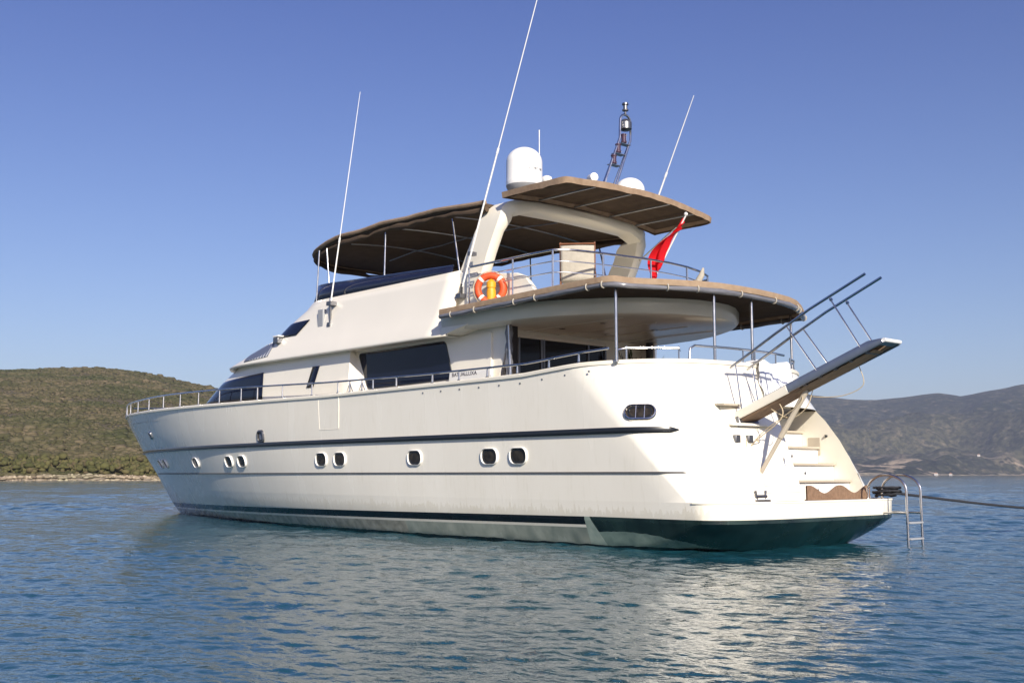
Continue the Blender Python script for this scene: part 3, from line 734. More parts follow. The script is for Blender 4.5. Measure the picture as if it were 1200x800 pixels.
# flybridge aft rail: rounded, three bars
fr_ = [(6.98, 2.62), (6.2, 2.62), (5.6, 2.62), (4.9, 2.62), (4.45, 2.60), (4.27, 2.45), (4.15, 2.1), (4.02, 1.6), (3.92, 1.0), (3.8, .4), (3.78, -.2), (3.82, -.8), (3.98, -1.5), (4.2, -2.0), (4.5, -2.4), (5.2, -2.6), (6.2, -2.62), (7.0, -2.62)]
frd = densify(fr_, .3)
q = MB(); q.tube([(x, y, 5.73 if x < 6.9 else 5.73) for x, y in frd], .024, 9); fro = q.build('upper_rail', 'chrome', yacht)
for z in (5.28, 5.50):
    q = MB(); q.tube([(x, y, z) for x, y in frd], .013, 7); q.build('mid_bar', 'chrome', fro)
for k in (0, 2, 4, 7, 9, 11, 13, 14, 16):
    x, y = fr_[k]; q = MB(); q.tube([(x, y, 4.78), (x, y, 5.73)], .02, 8); q.build('post', 'chrome', fro)
q = MB()
for z in (5.15, 5.35, 5.58): q.tube([(6.98, 2.62, z), (6.72, 2.62, z), (6.68, 2.62, z - .1), (6.6, 2.6, z - .1)], .012, 6)
q.build('ladder_rungs', 'chrome', fro)

# ------------------------------------------------------------------ antennas, domes, mast
def whip(a, b, r0, r1, k=.35, extra=None):
    a, b = Vector(a), Vector(b); mid = a.lerp(b, k)
    q = MB(); q.tube([a, a.lerp(b, .02), mid], [r0, r0, r0 * .9], 8); q.tube([mid, b.lerp(mid, .3) + Vector((0, 0, 0)), b], [r0 * .62, r0 * .5, r1], 8); q.tube([mid - (b - a).normalized() * .06, mid + (b - a).normalized() * .06], r0 * 1.25, 8)
    return q.build('whip_antenna', 'white', yacht)
wa = whip((12.29, 2.66, 5.55), (11.24, 2.6, 10.74), .019, .006, .30)
q = MB(); q.tube([(12.36, 2.62, 5.05), (12.29, 2.66, 5.60)], .028, 8); q.box((12.2, 2.5, 5.50), (12.4, 2.72, 5.60)); q.box((12.28, 2.54, 4.98), (12.42, 2.68, 5.08)); q.build('bracket', 'steel', wa)
wa = whip((7.16, 2.66, 5.33), (4.52, 2.6, 11.9), .021, .008, .42)
q = MB(); q.tube([(7.30, 2.58, 5.13), (7.16, 2.68, 5.38)], .03, 8); q.box((6.88, 2.5, 5.98), (7.0, 2.66, 6.06)); q.box((7.24, 2.5, 5.1), (7.4, 2.66, 5.2)); q.build('bracket', 'steel', wa)
wa = whip((6.35, -2.5, 7.3), (4.87, -2.5, 10.2), .022, .007, .4)
wa = whip((6.4, 1.09, 7.4), (6.4, 1.09, 8.95), .018, .012, .5)
# big dome
def dome(c, r, h, name, base=.2):
    prof = [(r * .35, 0), (r * .35, .12), (r * .62, .14), (r * .93, .24), (r * .99, .30)]
    b_ = MB(); b_.lathe(prof, c, 36); bo_ = b_.build(name, 'grey', yacht)
    d_ = MB(); zc = h - r * .86; prof = [(r * .985, .30), (r, .34), (r, .40), (r * .985, .42), (r * .985, zc)]
    prof += [(r * .985 * math.cos(R(a)), zc + r * .86 * math.sin(R(a))) for a in range(8, 91, 8)] + [(.002, h)]
    d_.lathe(prof, c, 40); d_.build('radome', 'white', bo_, smooth=60)
    return bo_
d1 = dome((6.4, 1.55, 7.28), .405, 1.17, 'satellite_dome')
camdir = (Vector((-10.96, 17.7, 0)) - Vector((6.4, 1.55, 0))).normalized()
ang = math.degrees(math.atan2(camdir.y, camdir.x)) - 0
for k, ch in enumerate('Raymarine'):
    a = R(ang + 8 + k * 6.6); rr0 = .401
    n_ = Vector((math.cos(a), math.sin(a), 0)); t_ = Vector((-math.sin(a), math.cos(a), 0))
    mt = Matrix(((t_.x, 0, n_.x, 0), (t_.y, 0, n_.y, 0), (0, 1, 0, 0), (0, 0, 0, 1)))
    text('lettering', ch, .10, Vector((6.4, 1.55, 7.88)) + n_ * rr0, mt, 'textg', d1, .001)
dome((6.4, -1.92, 7.25), .36, 1.15, 'satellite_dome')
q = MB(); q.lathe([(.10, 0), (.12, .05), (.11, .11), (.06, .14)], (6.4, .86, 7.80), 18); q.lathe([(.03, -.5), (.03, 0)], (6.4, .86, 7.80), 8); q.build('gps_dome', 'white', yacht)
mt = Matrix.Translation((6.4, -.62, 8.17)) @ Matrix.Rotation(R(90), 4, 'Y') @ Matrix.Rotation(R(20), 4, 'X')
q = MB(); q.lathe([(.06, -.12), (.10, -.10), (.105, .08), (.09, .14)], (0, 0, 0), 18, mt); q.tube([(6.4, -.5, 7.3), (6.4, -.55, 8.1)], .035, 8); sl0 = q.build('search_light', 'white', yacht)
# signal mast: two curved ladder legs with lamp brackets
mast = MB()
def leg(off): return [(6.4 + off[0], -.95 + off[1], 7.3), (6.4 + off[0], -1.02 + off[1], 8.12), (6.4 + off[0], -1.58 + off[1], 9.33), (6.4 + off[0], -1.60 + off[1], 9.75)]
L1 = leg((0, 0)); L2 = leg((0, -.38)); L2[0] = (6.4, -1.42, 7.3); L2[1] = (6.4, -1.46, 8.2)
top_ = arc((6.4, -1.79, 9.75), .19, 0, 180, 10, (0, 1, 0), (0, 0, 1))
mast.tube(L1 + top_[1:-1] + L2[::-1], .030, 8)
mast.tube([(6.62, -1.15, 7.3), (6.6, -1.2, 8.2), (6.45, -1.6, 9.3)], .018, 8); mast.tube([(6.62, -1.5, 7.3), (6.6, -1.55, 8.2), (6.45, -1.97, 9.3)], .018, 8)
mo = mast.build('signal_mast', 'chrome', yacht)
for (y, z) in ((-1.36, 8.72), (-1.52, 9.02), (-1.72, 9.30)):
    q = MB(); q.box((6.36, y - .22, z - .10), (6.52, y + .12, z - .085)); po = q.build('lamp_shelf', 'alu', mo)
    q = MB(); q.lathe([(.06, -.08), (.075, -.06), (.075, -.03), (.062, -.02), (.062, .10), (.075, .11), (.075, .14), (.03, .16)], (6.4, y, z), 16); q.build('lamp', 'lamp', po)
q = MB(); q.lathe([(.10, -.13), (.15, -.1), (.15, .06), (.08, .14)], (6.4, -1.79, 9.68), 16); q.build('horn', 'steel', mo)
q = MB(); q.tube([(6.4, -1.79, 9.94), (6.4, -1.79, 10.04)], .025, 8); q.lathe([(.075, 0), (.08, .03), (.05, .04), (.05, .14), (.08, .15), (.075, .19)], (6.4, -1.79, 10.04), 16); q.build('masthead_light', 'steel', mo)

# ------------------------------------------------------------------ gangway
H = Vector((1.30, .83, 2.36)); Tt = Vector((-1.70, .83, 3.53))
ax = (Tt - H).normalized(); Lg = (Tt - H).length; lat = Vector((0, 0, 1)).cross(ax).normalized(); nor = ax.cross(lat)
if nor.z < 0: nor = -nor
if lat.y < 0: lat = -lat
G = Matrix(((ax.x, lat.x, nor.x, H.x), (ax.y, lat.y, nor.y, H.y), (ax.z, lat.z, nor.z, H.z), (0, 0, 0, 1)))
def g3(a, l, n): return G @ Vector((a, l, n))
gw = empty('gangway', parent=yacht)
q = MB()
for s_ in (1, -1):
    q.loft([[g3(a, s_ * .275, -.075), g3(a, s_ * .29, .0), g3(a, s_ * .275, .06 + e), g3(a, s_ * .245, .06 + e), g3(a, s_ * .245, -.075)] for a, e in ((.0, 0), (.9, .02), (2.3, .02), (Lg - .25, .02), (Lg, -.05))])
q2 = MB()
for s_ in (1, -1):
    q2.loft([[g3(a, s_ * .272, -.082), g3(a, s_ * .297, .0), g3(a, s_ * .283, .068), g3(a, s_ * .240, .068), g3(a, s_ * .240, -.082)] for a in (-.04, 1.25)])
q2.build('inner_beam', 'gelw', gw, bevel=.008)
q.loft([[g3(a, -.245, -.055), g3(a, .245, -.055), g3(a, .245, -.02), g3(a, -.245, -.02)] for a in (Lg - .12, Lg + .02)])
q.build('side_beam', 'alu', gw, bevel=.008)
q = MB()
for k in range(12):
    a0 = .15 + k * (Lg - .3) / 12; q.box((a0, -.243, .0), (a0 + (Lg - .3) / 12 - .015, .243, .022), G)
q.build('tread_plank', 'teak', gw)
q = MB(); q.box((.05, -.235, -.04), (Lg - .05, -.12, -.005), G); q.box((.05, .12, -.04), (Lg - .05, .235, -.005), G); q.box((.05, -.115, -.03), (1.2, .115, -.008), G)
q.build('underside_panel', 'tape', gw, bevel=.005)
q = MB(); q.loft([[g3(a, l_, n_) for l_, n_ in ((-.238, .0), (-.238, b_), (-.2, b_ - .03), (.2, b_ - .03), (.238, b_), (.238, .0))] for a, b_ in ((-.05, -.10), (.7, -.09), (1.45, -.06))]); q.build('hinge_box', 'teak', gw, bevel=.01)  # brown colour stands in for the shade beneath the gangway
q = MB(); q.loft([[g3(a, l_, n_) for l_, n_ in ((-.17, -.07), (-.12, b_), (.12, b_), (.17, -.07))] for a, b_ in ((1.3, -.12), (2.2, -.11), (Lg - .25, -.08))]); q.build('ram_housing', 'tape', gw, bevel=.01)
q = MB()
for k in range(5):
    q = MB(); q.box((1.55 + k * .32, -.24, -.085), (1.60 + k * .32, .24, -.045), G); q.build('cross_member', 'steel', gw)
q = MB(); q.box((-.12, -.30, -.22), (.12, .30, -.02), G); q.build('hinge_bracket', 'steel', gw, bevel=.02)
q = MB(); q.tube([g3(Lg + .02, -.26, -.03), g3(Lg + .02, .26, -.03)], .035, 12); q.build('end_roller', 'white', gw)
for s_ in (1, -1):
    hr = MB(); hr.tube([g3(.28, s_ * .26, .86), g3(1.4, s_ * .26, 1.0), g3(2.2, s_ * .26, 1.08), g3(Lg + .16, s_ * .26, 1.13)], .024, 9)
    hr.tube([g3(Lg - .60, s_ * .26, 1.035), g3(Lg - .56, s_ * .26, 1.035)], .028, 9)
    hro = hr.build('handrail', 'chrome', gw)
    for a, b in ((.22, .42), (1.92, 1.66), (2.82, 2.62)):
        z1 = .90 if a < 1 else (1.04 if a < 2 else 1.11)
        q = MB(); q.tube([g3(a, s_ * .27, .03), g3(b, s_ * .26, z1)], .014, 8); q.build('stanchion', 'chrome', hro)
q = MB(); q.tube([g3(1.45, 0, -.1), (1.12, .92, .98)], .038, 10); q.tube([g3(1.45, 0, -.1), Vector((1.12, .92, .98)).lerp(g3(1.45, 0, -.1), .55)], .05, 10); q.box((1.0, .82, .92), (1.22, 1.02, 1.12)); q.build('hydraulic_strut', 'trim', gw)
def smoothp(P, n=8):
    P = [Vector(p) for p in P]; P = [P[0]] + P + [P[-1]]; out = []
    for i in range(1, len(P) - 2):
        for k in range(n):
            t = k / n; a, b, c, d = P[i - 1:i + 3]
            out.append(.5 * ((2 * b) + (c - a) * t + (2 * a - 5 * b + 4 * c - d) * t * t + (3 * b - a - 3 * c + d) * t ** 3))
    return out + [P[-1]]
q = MB()
q.tube(smoothp([g3(1.35, -.1, -.12), g3(1.5, -.15, -.25), g3(1.95, -.22, -.42), g3(2.35, -.25, -.40), g3(2.42, -.22, -.08)]), .008, 6)
q.tube(smoothp([g3(.7, .1, -.14), g3(.95, .0, -.42), g3(1.3, -.05, -.36), g3(1.5, -.1, -.12)]), .008, 6)
q.tube(smoothp([g3(.9, .1, -.1), g3(.85, .15, -.4), (1.12, .95, 1.75), (1.1, .93, 1.2)]), .010, 6)
q.tube(smoothp([g3(1.3, 0, -.1), g3(1.25, .1, -.3), (1.0, .9, 1.9), (1.08, .9, 1.1)]), .008, 6)
q.build('cable', 'rope', gw)
# ropes dangling by the sockets
q = MB(); q.tube([(1.14, .95, 1.95), (1.1, .80, 1.97), (1.05, .70, 1.92)], .03, 8)
q.tube(smoothp([(1.06, 1.05, 1.95), (1.0, 1.12, 1.7), (.98, 1.22, 1.45), (.97, 1.15, 1.32), (.96, 1.02, 1.40), (.95, .95, 1.30)]), .007, 6)
q.tube(smoothp([(1.06, .98, 1.9), (1.0, 1.0, 1.6), (.96, .88, 1.42), (1.0, .82, 1.8)]), .007, 6)
q.build('shore_cable', 'rope', yacht)
# rolled teak edge / fairlead on wing
q = MB(); q.tube([(SX(-2.78, 1.95) - .04, -2.78, 1.95), (SX(-2.78, 1.72) - .05, -2.78, 1.72)], .045, 10); q.build('wing_fairlead', 'black', yacht)
# mooring cleat with four horns
q = MB(); q.box((.62, .98, .853), (.86, 1.36, .885)); 
for x, y in ((.70, 1.05), (.70, 1.28)):
    q.tube([(x, y, .88), (x, y + (-.04 if y < 1.1 else .04), 1.04)], .022, 8); q.tube([(x + .1, y, .88), (x + .1, y, 1.02)], .018, 8)
q.tube([(.70, 1.0, .94), (.70, 1.34, .94)], .03, 8)
q.build('mooring_cleat', 'steel', yacht)
# swim ladder ---------------------------------------------------------------
sl1 = empty('swim_ladder', parent=yacht)
for y, nm in ((-1.98, 0), (-2.52, 1)):
    a0 = arc((.04, y, 1.02), .40, 0, 180, 16, (1, 0, 0), (0, 0, .75))
    q = MB(); q.tube([(.44, y, .855)] + a0 + [(-.36, y, .5), (-.36, y, -.45)], .024, 10); q.tube([(.34, y, .60), (-.36, y, .60)], .018, 8); q.lathe([(.05, 0), (.05, .015), (.03, .02)], (.44, y, .856), 12)
    q.build('ladder_rail', 'chrome', sl1)
for z in (.42, .12, -.18):
    q = MB(); q.box((-.41, -2.5, z - .018), (-.31, -2.0, z + .018)); q.build('rung', 'grey', sl1, bevel=.008)

# ------------------------------------------------------------------ separate things on board
lr_ = MB(); cx, cy, cz = 6.15, 2.74, 5.15
tor = lambda a, r=.27: Vector((cx + r * math.cos(a), cy, cz + r * math.sin(a)))
ring_e = empty('life_ring', (cx, cy, cz)); tag(ring_e, 'orange life ring with pale bands hanging on the upper deck rail', 'life ring')
def loc(mb, c): mb.v = [(p[0] - c[0], p[1] - c[1], p[2] - c[2]) for p in mb.v]; return mb
lr_.tube([tor(2 * math.pi * k / 40) for k in range(40)], .075, 12, closed=True); loc(lr_, (cx, cy, cz)).build('buoyant_ring', 'orange', ring_e)
for a in (45, 135, 225, 315):
    q = MB(); q.tube([tor(R(a - 6 + i * 4)) for i in range(4)], .079, 12); loc(q, (cx, cy, cz)).build('band', 'white', ring_e)
q = MB(); q.tube([tor(2 * math.pi * k / 40, .365) + Vector((0, 0, 0)) for k in range(40)], .010, 6, closed=True); loc(q, (cx, cy, cz)).build('grab_line', 'rope', ring_e)
fl = MB(); fl.lathe([(.03, -.26), (.09, -.24), (.10, -.05), (.085, .02), (.10, .04), (.10, .15), (.05, .20), (.02, .22)], (0, 0, 0), 16)
flo = fl.build('life_ring_light', 'yellow'); flo.location = (6.14, 2.73, 5.13); tag(flo, 'yellow float light hanging inside the orange life ring', 'marker light')

ring_e.rotation_euler = (0, 0, R(38)); flo.rotation_euler = (0, 0, R(38))
# deck chair
chx, chy, chz = 4.72, 1.62, 4.84
ch = empty('director_chair', (chx, chy, chz)); tag(ch, 'tall wooden director chair with cream canvas back behind the upper rail', 'chair')
fwd = Vector((-.15, 1, 0)).normalized()
for s_ in (-.40, .40):
    q = MB(); q.tube([(s_, .0, 0), (s_, -.02, .62), (s_, .04, 1.22)], .022, 8); q.build('back_post', 'wood', ch)
    q = MB(); q.tube([(s_, -.5, 0), (s_, -.05, .62)], .018, 8); q.tube([(s_, .0, .02), (s_, -.5, .58)], .018, 8); q.build('leg', 'wood', ch)
    q = MB(); q.box((s_ - .03, -.5, .58), (s_ + .03, .02, .61)); q.build('armrest', 'wood', ch, bevel=.006)
q = MB(); q.grid([[(-.39 + .78 * i / 12, .035 + .05 * math.sin(math.pi * i / 12) + .03 * (j - 4) / 4, .42 + .72 * j / 8) for j in range(9)] for i in range(13)], 13, 9); q.build('back_cloth', 'cloth', ch, solid=.01)
q = MB(); q.tube([(-.42, .06, 1.18), (.42, .06, 1.18)], .022, 8); q.build('top_bar', 'wood', ch)
q = MB(); q.box((-.38, -.48, .44), (.38, .0, .46)); q.build('seat', 'cloth', ch)
ch.rotation_euler = (0, 0, R(42)); ch.scale = (.88, .88, 1)

# ensign on its staff
P0 = Vector((4.02, .05, 5.40)); P1 = Vector((3.18, 0, 6.62))
fstaff = empty('ensign', P0); tag(fstaff, 'red flag hanging in folds from a white staff at the upper stern rail', 'flag')
q = MB(); q.tube([P0 - Vector((-.25, 0, .35)), P1], .017, 8); q.lathe([(.035, 0), (.045, .03), (.02, .06)], P1, 10); loc(q, P0).build('staff', 'white', fstaff)
rows = []; nu, nv = 22, 26
for i in range(nu):
    u = i / (nu - 1); row = []
    top_p = P1.lerp(P0, .03 + .80 * u)
    for j in range(nv):
        v = j / (nv - 1)
        drop = .78 * v * (0.32 + .68 * u ** .8) if False else v
        hang = .10 + .74 * math.sin(math.pi * min(1, u * .90 + .04)) ** 1.1
        x = top_p.x + .52 * v * hang + .03 * math.sin(v * 9 + u * 4); z = top_p.z - v * (.26 + .12 * u) * 1.0
        y = top_p.y + .07 * math.sin(v * 13 + u * 5) * (.3 + v) + .30 * v * hang
        row.append((x, y, z))
    rows.append(row)
q = MB(); q.grid(rows, nu, nv); loc(q, P0).build('cloth', 'red', fstaff, smooth=80, solid=.004)

# pale fender behind the upper rail
fe = MB(); fe.tube([(0, 0, 0), (-.14, 0, .14), (-.3, 0, .36), (-.34, 0, .5)], [.06, .08, .06, .02], 10)
feo = fe.build('pale_tube', 'cloth'); feo.location = (4.15, -1.35, 5.28); tag(feo, 'pale curved roll leaning on the starboard corner of the upper rail', 'roll')
# white crumpled cover on the stern cap
g = MB(); rows = []
for i in range(26):
    row = []
    for j in range(20):
        u, v = i / 25, j / 19; y = .15 - 1.25 * u; s = y / 3.0
        xc = stern(s, 3.3)[0]
        if v < .35: x = xc + .22 - .30 * v / .35; z = 3.46 + .03 * math.sin(u * 9)
        else: x = xc - .08 - .10 * (v - .35) - .10 * (v - .35) * u; z = 3.46 - (v - .35) * 1.05 * (1 - .25 * u)
        k = mnoise.noise(Vector((u * 5, v * 4, 1.7))) * .09 + mnoise.noise(Vector((u * 13, v * 9, 4.7))) * .03
        row.append((x - k - .03, y, z + k * .4))
    rows.append(row)
g.grid(rows, 26, 20); cvo = g.build('equipment_cover', 'cover', smooth=180, solid=.01); tag(cvo, 'crumpled white cloth cover draped over the stern bulwark beside the gangway', 'cover')
# cockpit table with chairs
tb = empty('cockpit_table', (4.6, -.3, 2.38)); tag(tb, 'round cockpit table with dark top under the aft overhead', 'table')
q = MB(); q.lathe([(.62, .72), (.64, .74), (.62, .76)], (0, 0, 0), 28); q.build('table_top', 'wood', tb)
q = MB(); q.lathe([(.28, 0), (.26, .03), (.05, .06), (.05, .72)], (0, 0, 0), 20); q.build('pedestal', 'chrome', tb)
def wicker(x, y, rz, lab):
    c = empty('wicker_armchair', (x, y, 2.38)); tag(c, lab, 'chair', 'wicker chairs in the cockpit'); c.rotation_euler = (0, 0, rz)
    for s_, t_ in ((-.25, -.25), (.25, -.25), (-.25, .25), (.25, .25)):
        q = MB(); q.tube([(s_, t_, 0), (s_ * .9, t_ * .9, .42)], .02, 8); q.build('leg', 'wood', c)
    q = MB(); q.box((-.28, -.28, .42), (.28, .28, .5)); q.build('seat', 'cloth', c, bevel=.03)
    q = MB(); q.grid([[(.34 * math.cos(R(a)), .30 * math.sin(R(a)), .45 + h) for h in (0, .2, .4, .62 if 60 < a < 120 else .55)] for a in range(-10, 191, 10)], 21, 4); q.build('backrest', 'wood', c, solid=.03)
wicker(5.5, -.9, R(-60), 'brown wicker armchair in the cockpit, nearer the saloon doors')
wicker(4.6, -1.5, R(180), 'brown wicker armchair in the cockpit, close to the starboard side')
# a potted plant and a standard lamp by the starboard side
pp = empty('potted_plant', (5.9, -1.55, 2.38)); tag(pp, 'leafy potted plant at the starboard side of the saloon doors', 'plant')
q = MB(); q.lathe([(.13, 0), (.19, .34), (.21, .38), (.17, .38)], (0, 0, 0), 18); q.build('pot', 'trim', pp)
M['leaf'] = mat('leaf', (.06, .085, .03), .5, var=.4, vscale=8)
q = MB(); rn = random.Random(3)
for k in range(90):
    a = rn.uniform(0, 6.28); el = rn.uniform(.2, 1.3); L_ = rn.uniform(.25, .85); b = Vector((0, 0, .4)); t = Vector((math.cos(a) * math.cos(el), math.sin(a) * math.cos(el), math.sin(el) * 1.6)); p = b + t * L_; sdv = t.cross(Vector((0, 0, 1))).normalized() * .035
    q.add([p, p + t * .08 + sdv, p + t * .2, p + t * .08 - sdv], [(0, 1, 2, 3)])
q.build('foliage', 'leaf', pp, smooth=0)
# coil of dark rope on the platform
cb = MB(); P_ = []
for i in range(130):
    a = i * .33; r_ = .13 + .05 * math.sin(i * .21) + .02 * rnd.random(); P_.append((r_ * 1.5 * math.cos(a), r_ * math.sin(a), .03 + .17 * abs(math.sin(i * .037)) + .02 * rnd.random()))
cb.tube(P_, .022, 6); cbo = cb.build('rope_coil', 'brope'); cbo.location = (.42, -2.66, .86); tag(cbo, 'dark rope coiled on the platform corner behind the ladder', 'rope')
ml = MB(); a, b = Vector((.45, -2.75, .98)), Vector((-1.2, -13.5, .35)); P_ = []
for i in range(25):
    t = i / 24; p = a.lerp(b, t); p.z -= .12 * math.sin(math.pi * t); P_.append(p)
P_.append(Vector((-1.6, -16, -.5)))
ml.tube(P_, .026, 8); mlo = ml.build('mooring_line', 'brope'); tag(mlo, 'taut dark mooring line running from the stern corner out over the water', 'rope')

# ------------------------------------------------------------------ water
def water_material(far=False):
    m = bpy.data.materials.new('open_water' if far else 'sea_water'); m.use_nodes = True; t = m.node_tree; N = t.nodes; L = t.links; b = N['Principled BSDF']
    b.inputs['Base Color'].default_value = (.010, .062, .086, 1); b.inputs['Roughness'].default_value = .04; b.inputs['IOR'].default_value = 1.333; b.inputs['Specular IOR Level'].default_value = .5
    tc = N.new('ShaderNodeTexCoord')
    def nz(scale, st, rot, det=3, dist=.3):
        mp = N.new('ShaderNodeMapping'); mp.inputs['Scale'].default_value = st; mp.inputs['Rotation'].default_value = (0, 0, R(rot)); L.new(tc.outputs['Object'], mp.inputs[0])
        n = N.new('ShaderNodeTexNoise'); n.inputs['Scale'].default_value = scale; n.inputs['Detail'].default_value = det; n.inputs['Distortion'].default_value = dist; L.new(mp.outputs[0], n.inputs['Vector']); return n.outputs[0]
    prev = None
    for (n, dist, st) in ((nz(.25, (1, 1.5, 1), 40, 6), 1.6, .9), (nz(1.1, (1, 1.5, 1), 60, 4), .45, .9)) if far else ((nz(2.2, (1, 1.6, 1), 40, 4), .055, .6), (nz(9., (1, 1.4, 1), 25, 3), .012, .6)):
        bp = N.new('ShaderNodeBump'); bp.inputs['Distance'].default_value = dist; bp.inputs['Strength'].default_value = st; L.new(n, bp.inputs['Height'])
        if prev: L.new(prev, bp.inputs['Normal'])
        prev = bp.outputs[0]
    L.new(prev, b.inputs['Normal'])
    return m
M['water'] = water_material(); M['farwater'] = water_material(False)
S = 9000; q = MB(); q.add([(-S, -S, -.07), (S, -S, -.07), (S, S, -.07), (-S, S, -.07)], [(0, 1, 2, 3)]); wa_o = q.build('sea_water', 'farwater', smooth=0); tag(wa_o, kind='structure')
def sea_patch():
    rw = np.random.RandomState(11)
    D = [1.5]
    while D[-1] < 900: D.append(D[-1] + max(.028, D[-1] * .0038))
    D = np.array(D); A = np.radians(np.linspace(-42.285 - 50, -42.285 + 50, 1200))
    DD, AA = np.meshgrid(D, A, indexing='ij'); X = -11 + DD * np.cos(AA); Y = 18 + DD * np.sin(AA); Z = np.zeros_like(X)
    step = np.maximum(.028, DD * .0038); n_ = 150; tot = np.zeros(len(D)); rem = np.zeros(len(D)); s1 = np.maximum(.028, D * .0038)
    for i in range(n_):
        L_ = .09 * (7. / .09) ** ((i + rw.rand()) / n_); th = R(-75) + rw.normal(0, .62)
        k = 2 * math.pi / L_; slope = .0165 * (1.0 if L_ < .28 else (.28 / L_) ** .95); a = slope / k; ph = rw.rand() * 6.283
        fade = np.clip(L_ / step / 2.5 - 1, 0, 1)
        tot += slope ** 2; rem += (slope * np.clip(L_ / s1 / 2.5 - 1, 0, 1)) ** 2
        Z += a * fade * np.sin(k * (X * math.cos(th) + Y * math.sin(th)) + ph)
    Z *= np.clip(np.sqrt(tot / np.maximum(rem, 1e-9)), 1, 4.5)[:, None]
    amp = 1 + .55 * np.sin(X * .21 + 1.3 * np.sin(Y * .13)) * np.sin(Y * .17 + .8) ; Z *= np.clip(amp, .45, 1.6) * .95
    V = np.stack([X, Y, Z], -1).reshape(-1, 3); nr, nc = X.shape
    idx = np.arange(nr * nc).reshape(nr, nc); Fc = np.stack([idx[:-1, :-1], idx[:-1, 1:], idx[1:, 1:], idx[1:, :-1]], -1).reshape(-1, 4)
    me = bpy.data.meshes.new('sea_water'); me.vertices.add(len(V)); me.vertices.foreach_set('co', V.ravel().astype(np.float32))
    me.loops.add(Fc.size); me.loops.foreach_set('vertex_index', Fc.ravel().astype(np.int32)); me.polygons.add(len(Fc)); me.polygons.foreach_set('loop_start', np.arange(0, Fc.size, 4, dtype=np.int32)); me.polygons.foreach_set('loop_total', np.full(len(Fc), 4, dtype=np.int32))
    me.polygons.foreach_set('use_smooth', np.ones(len(Fc), dtype=bool)); me.update(); me.validate(); me.materials.append(M['water'])
    ob = bpy.data.objects.new('sea_water', me); COL.objects.link(ob); tag(ob, kind='structure')
sea_patch()

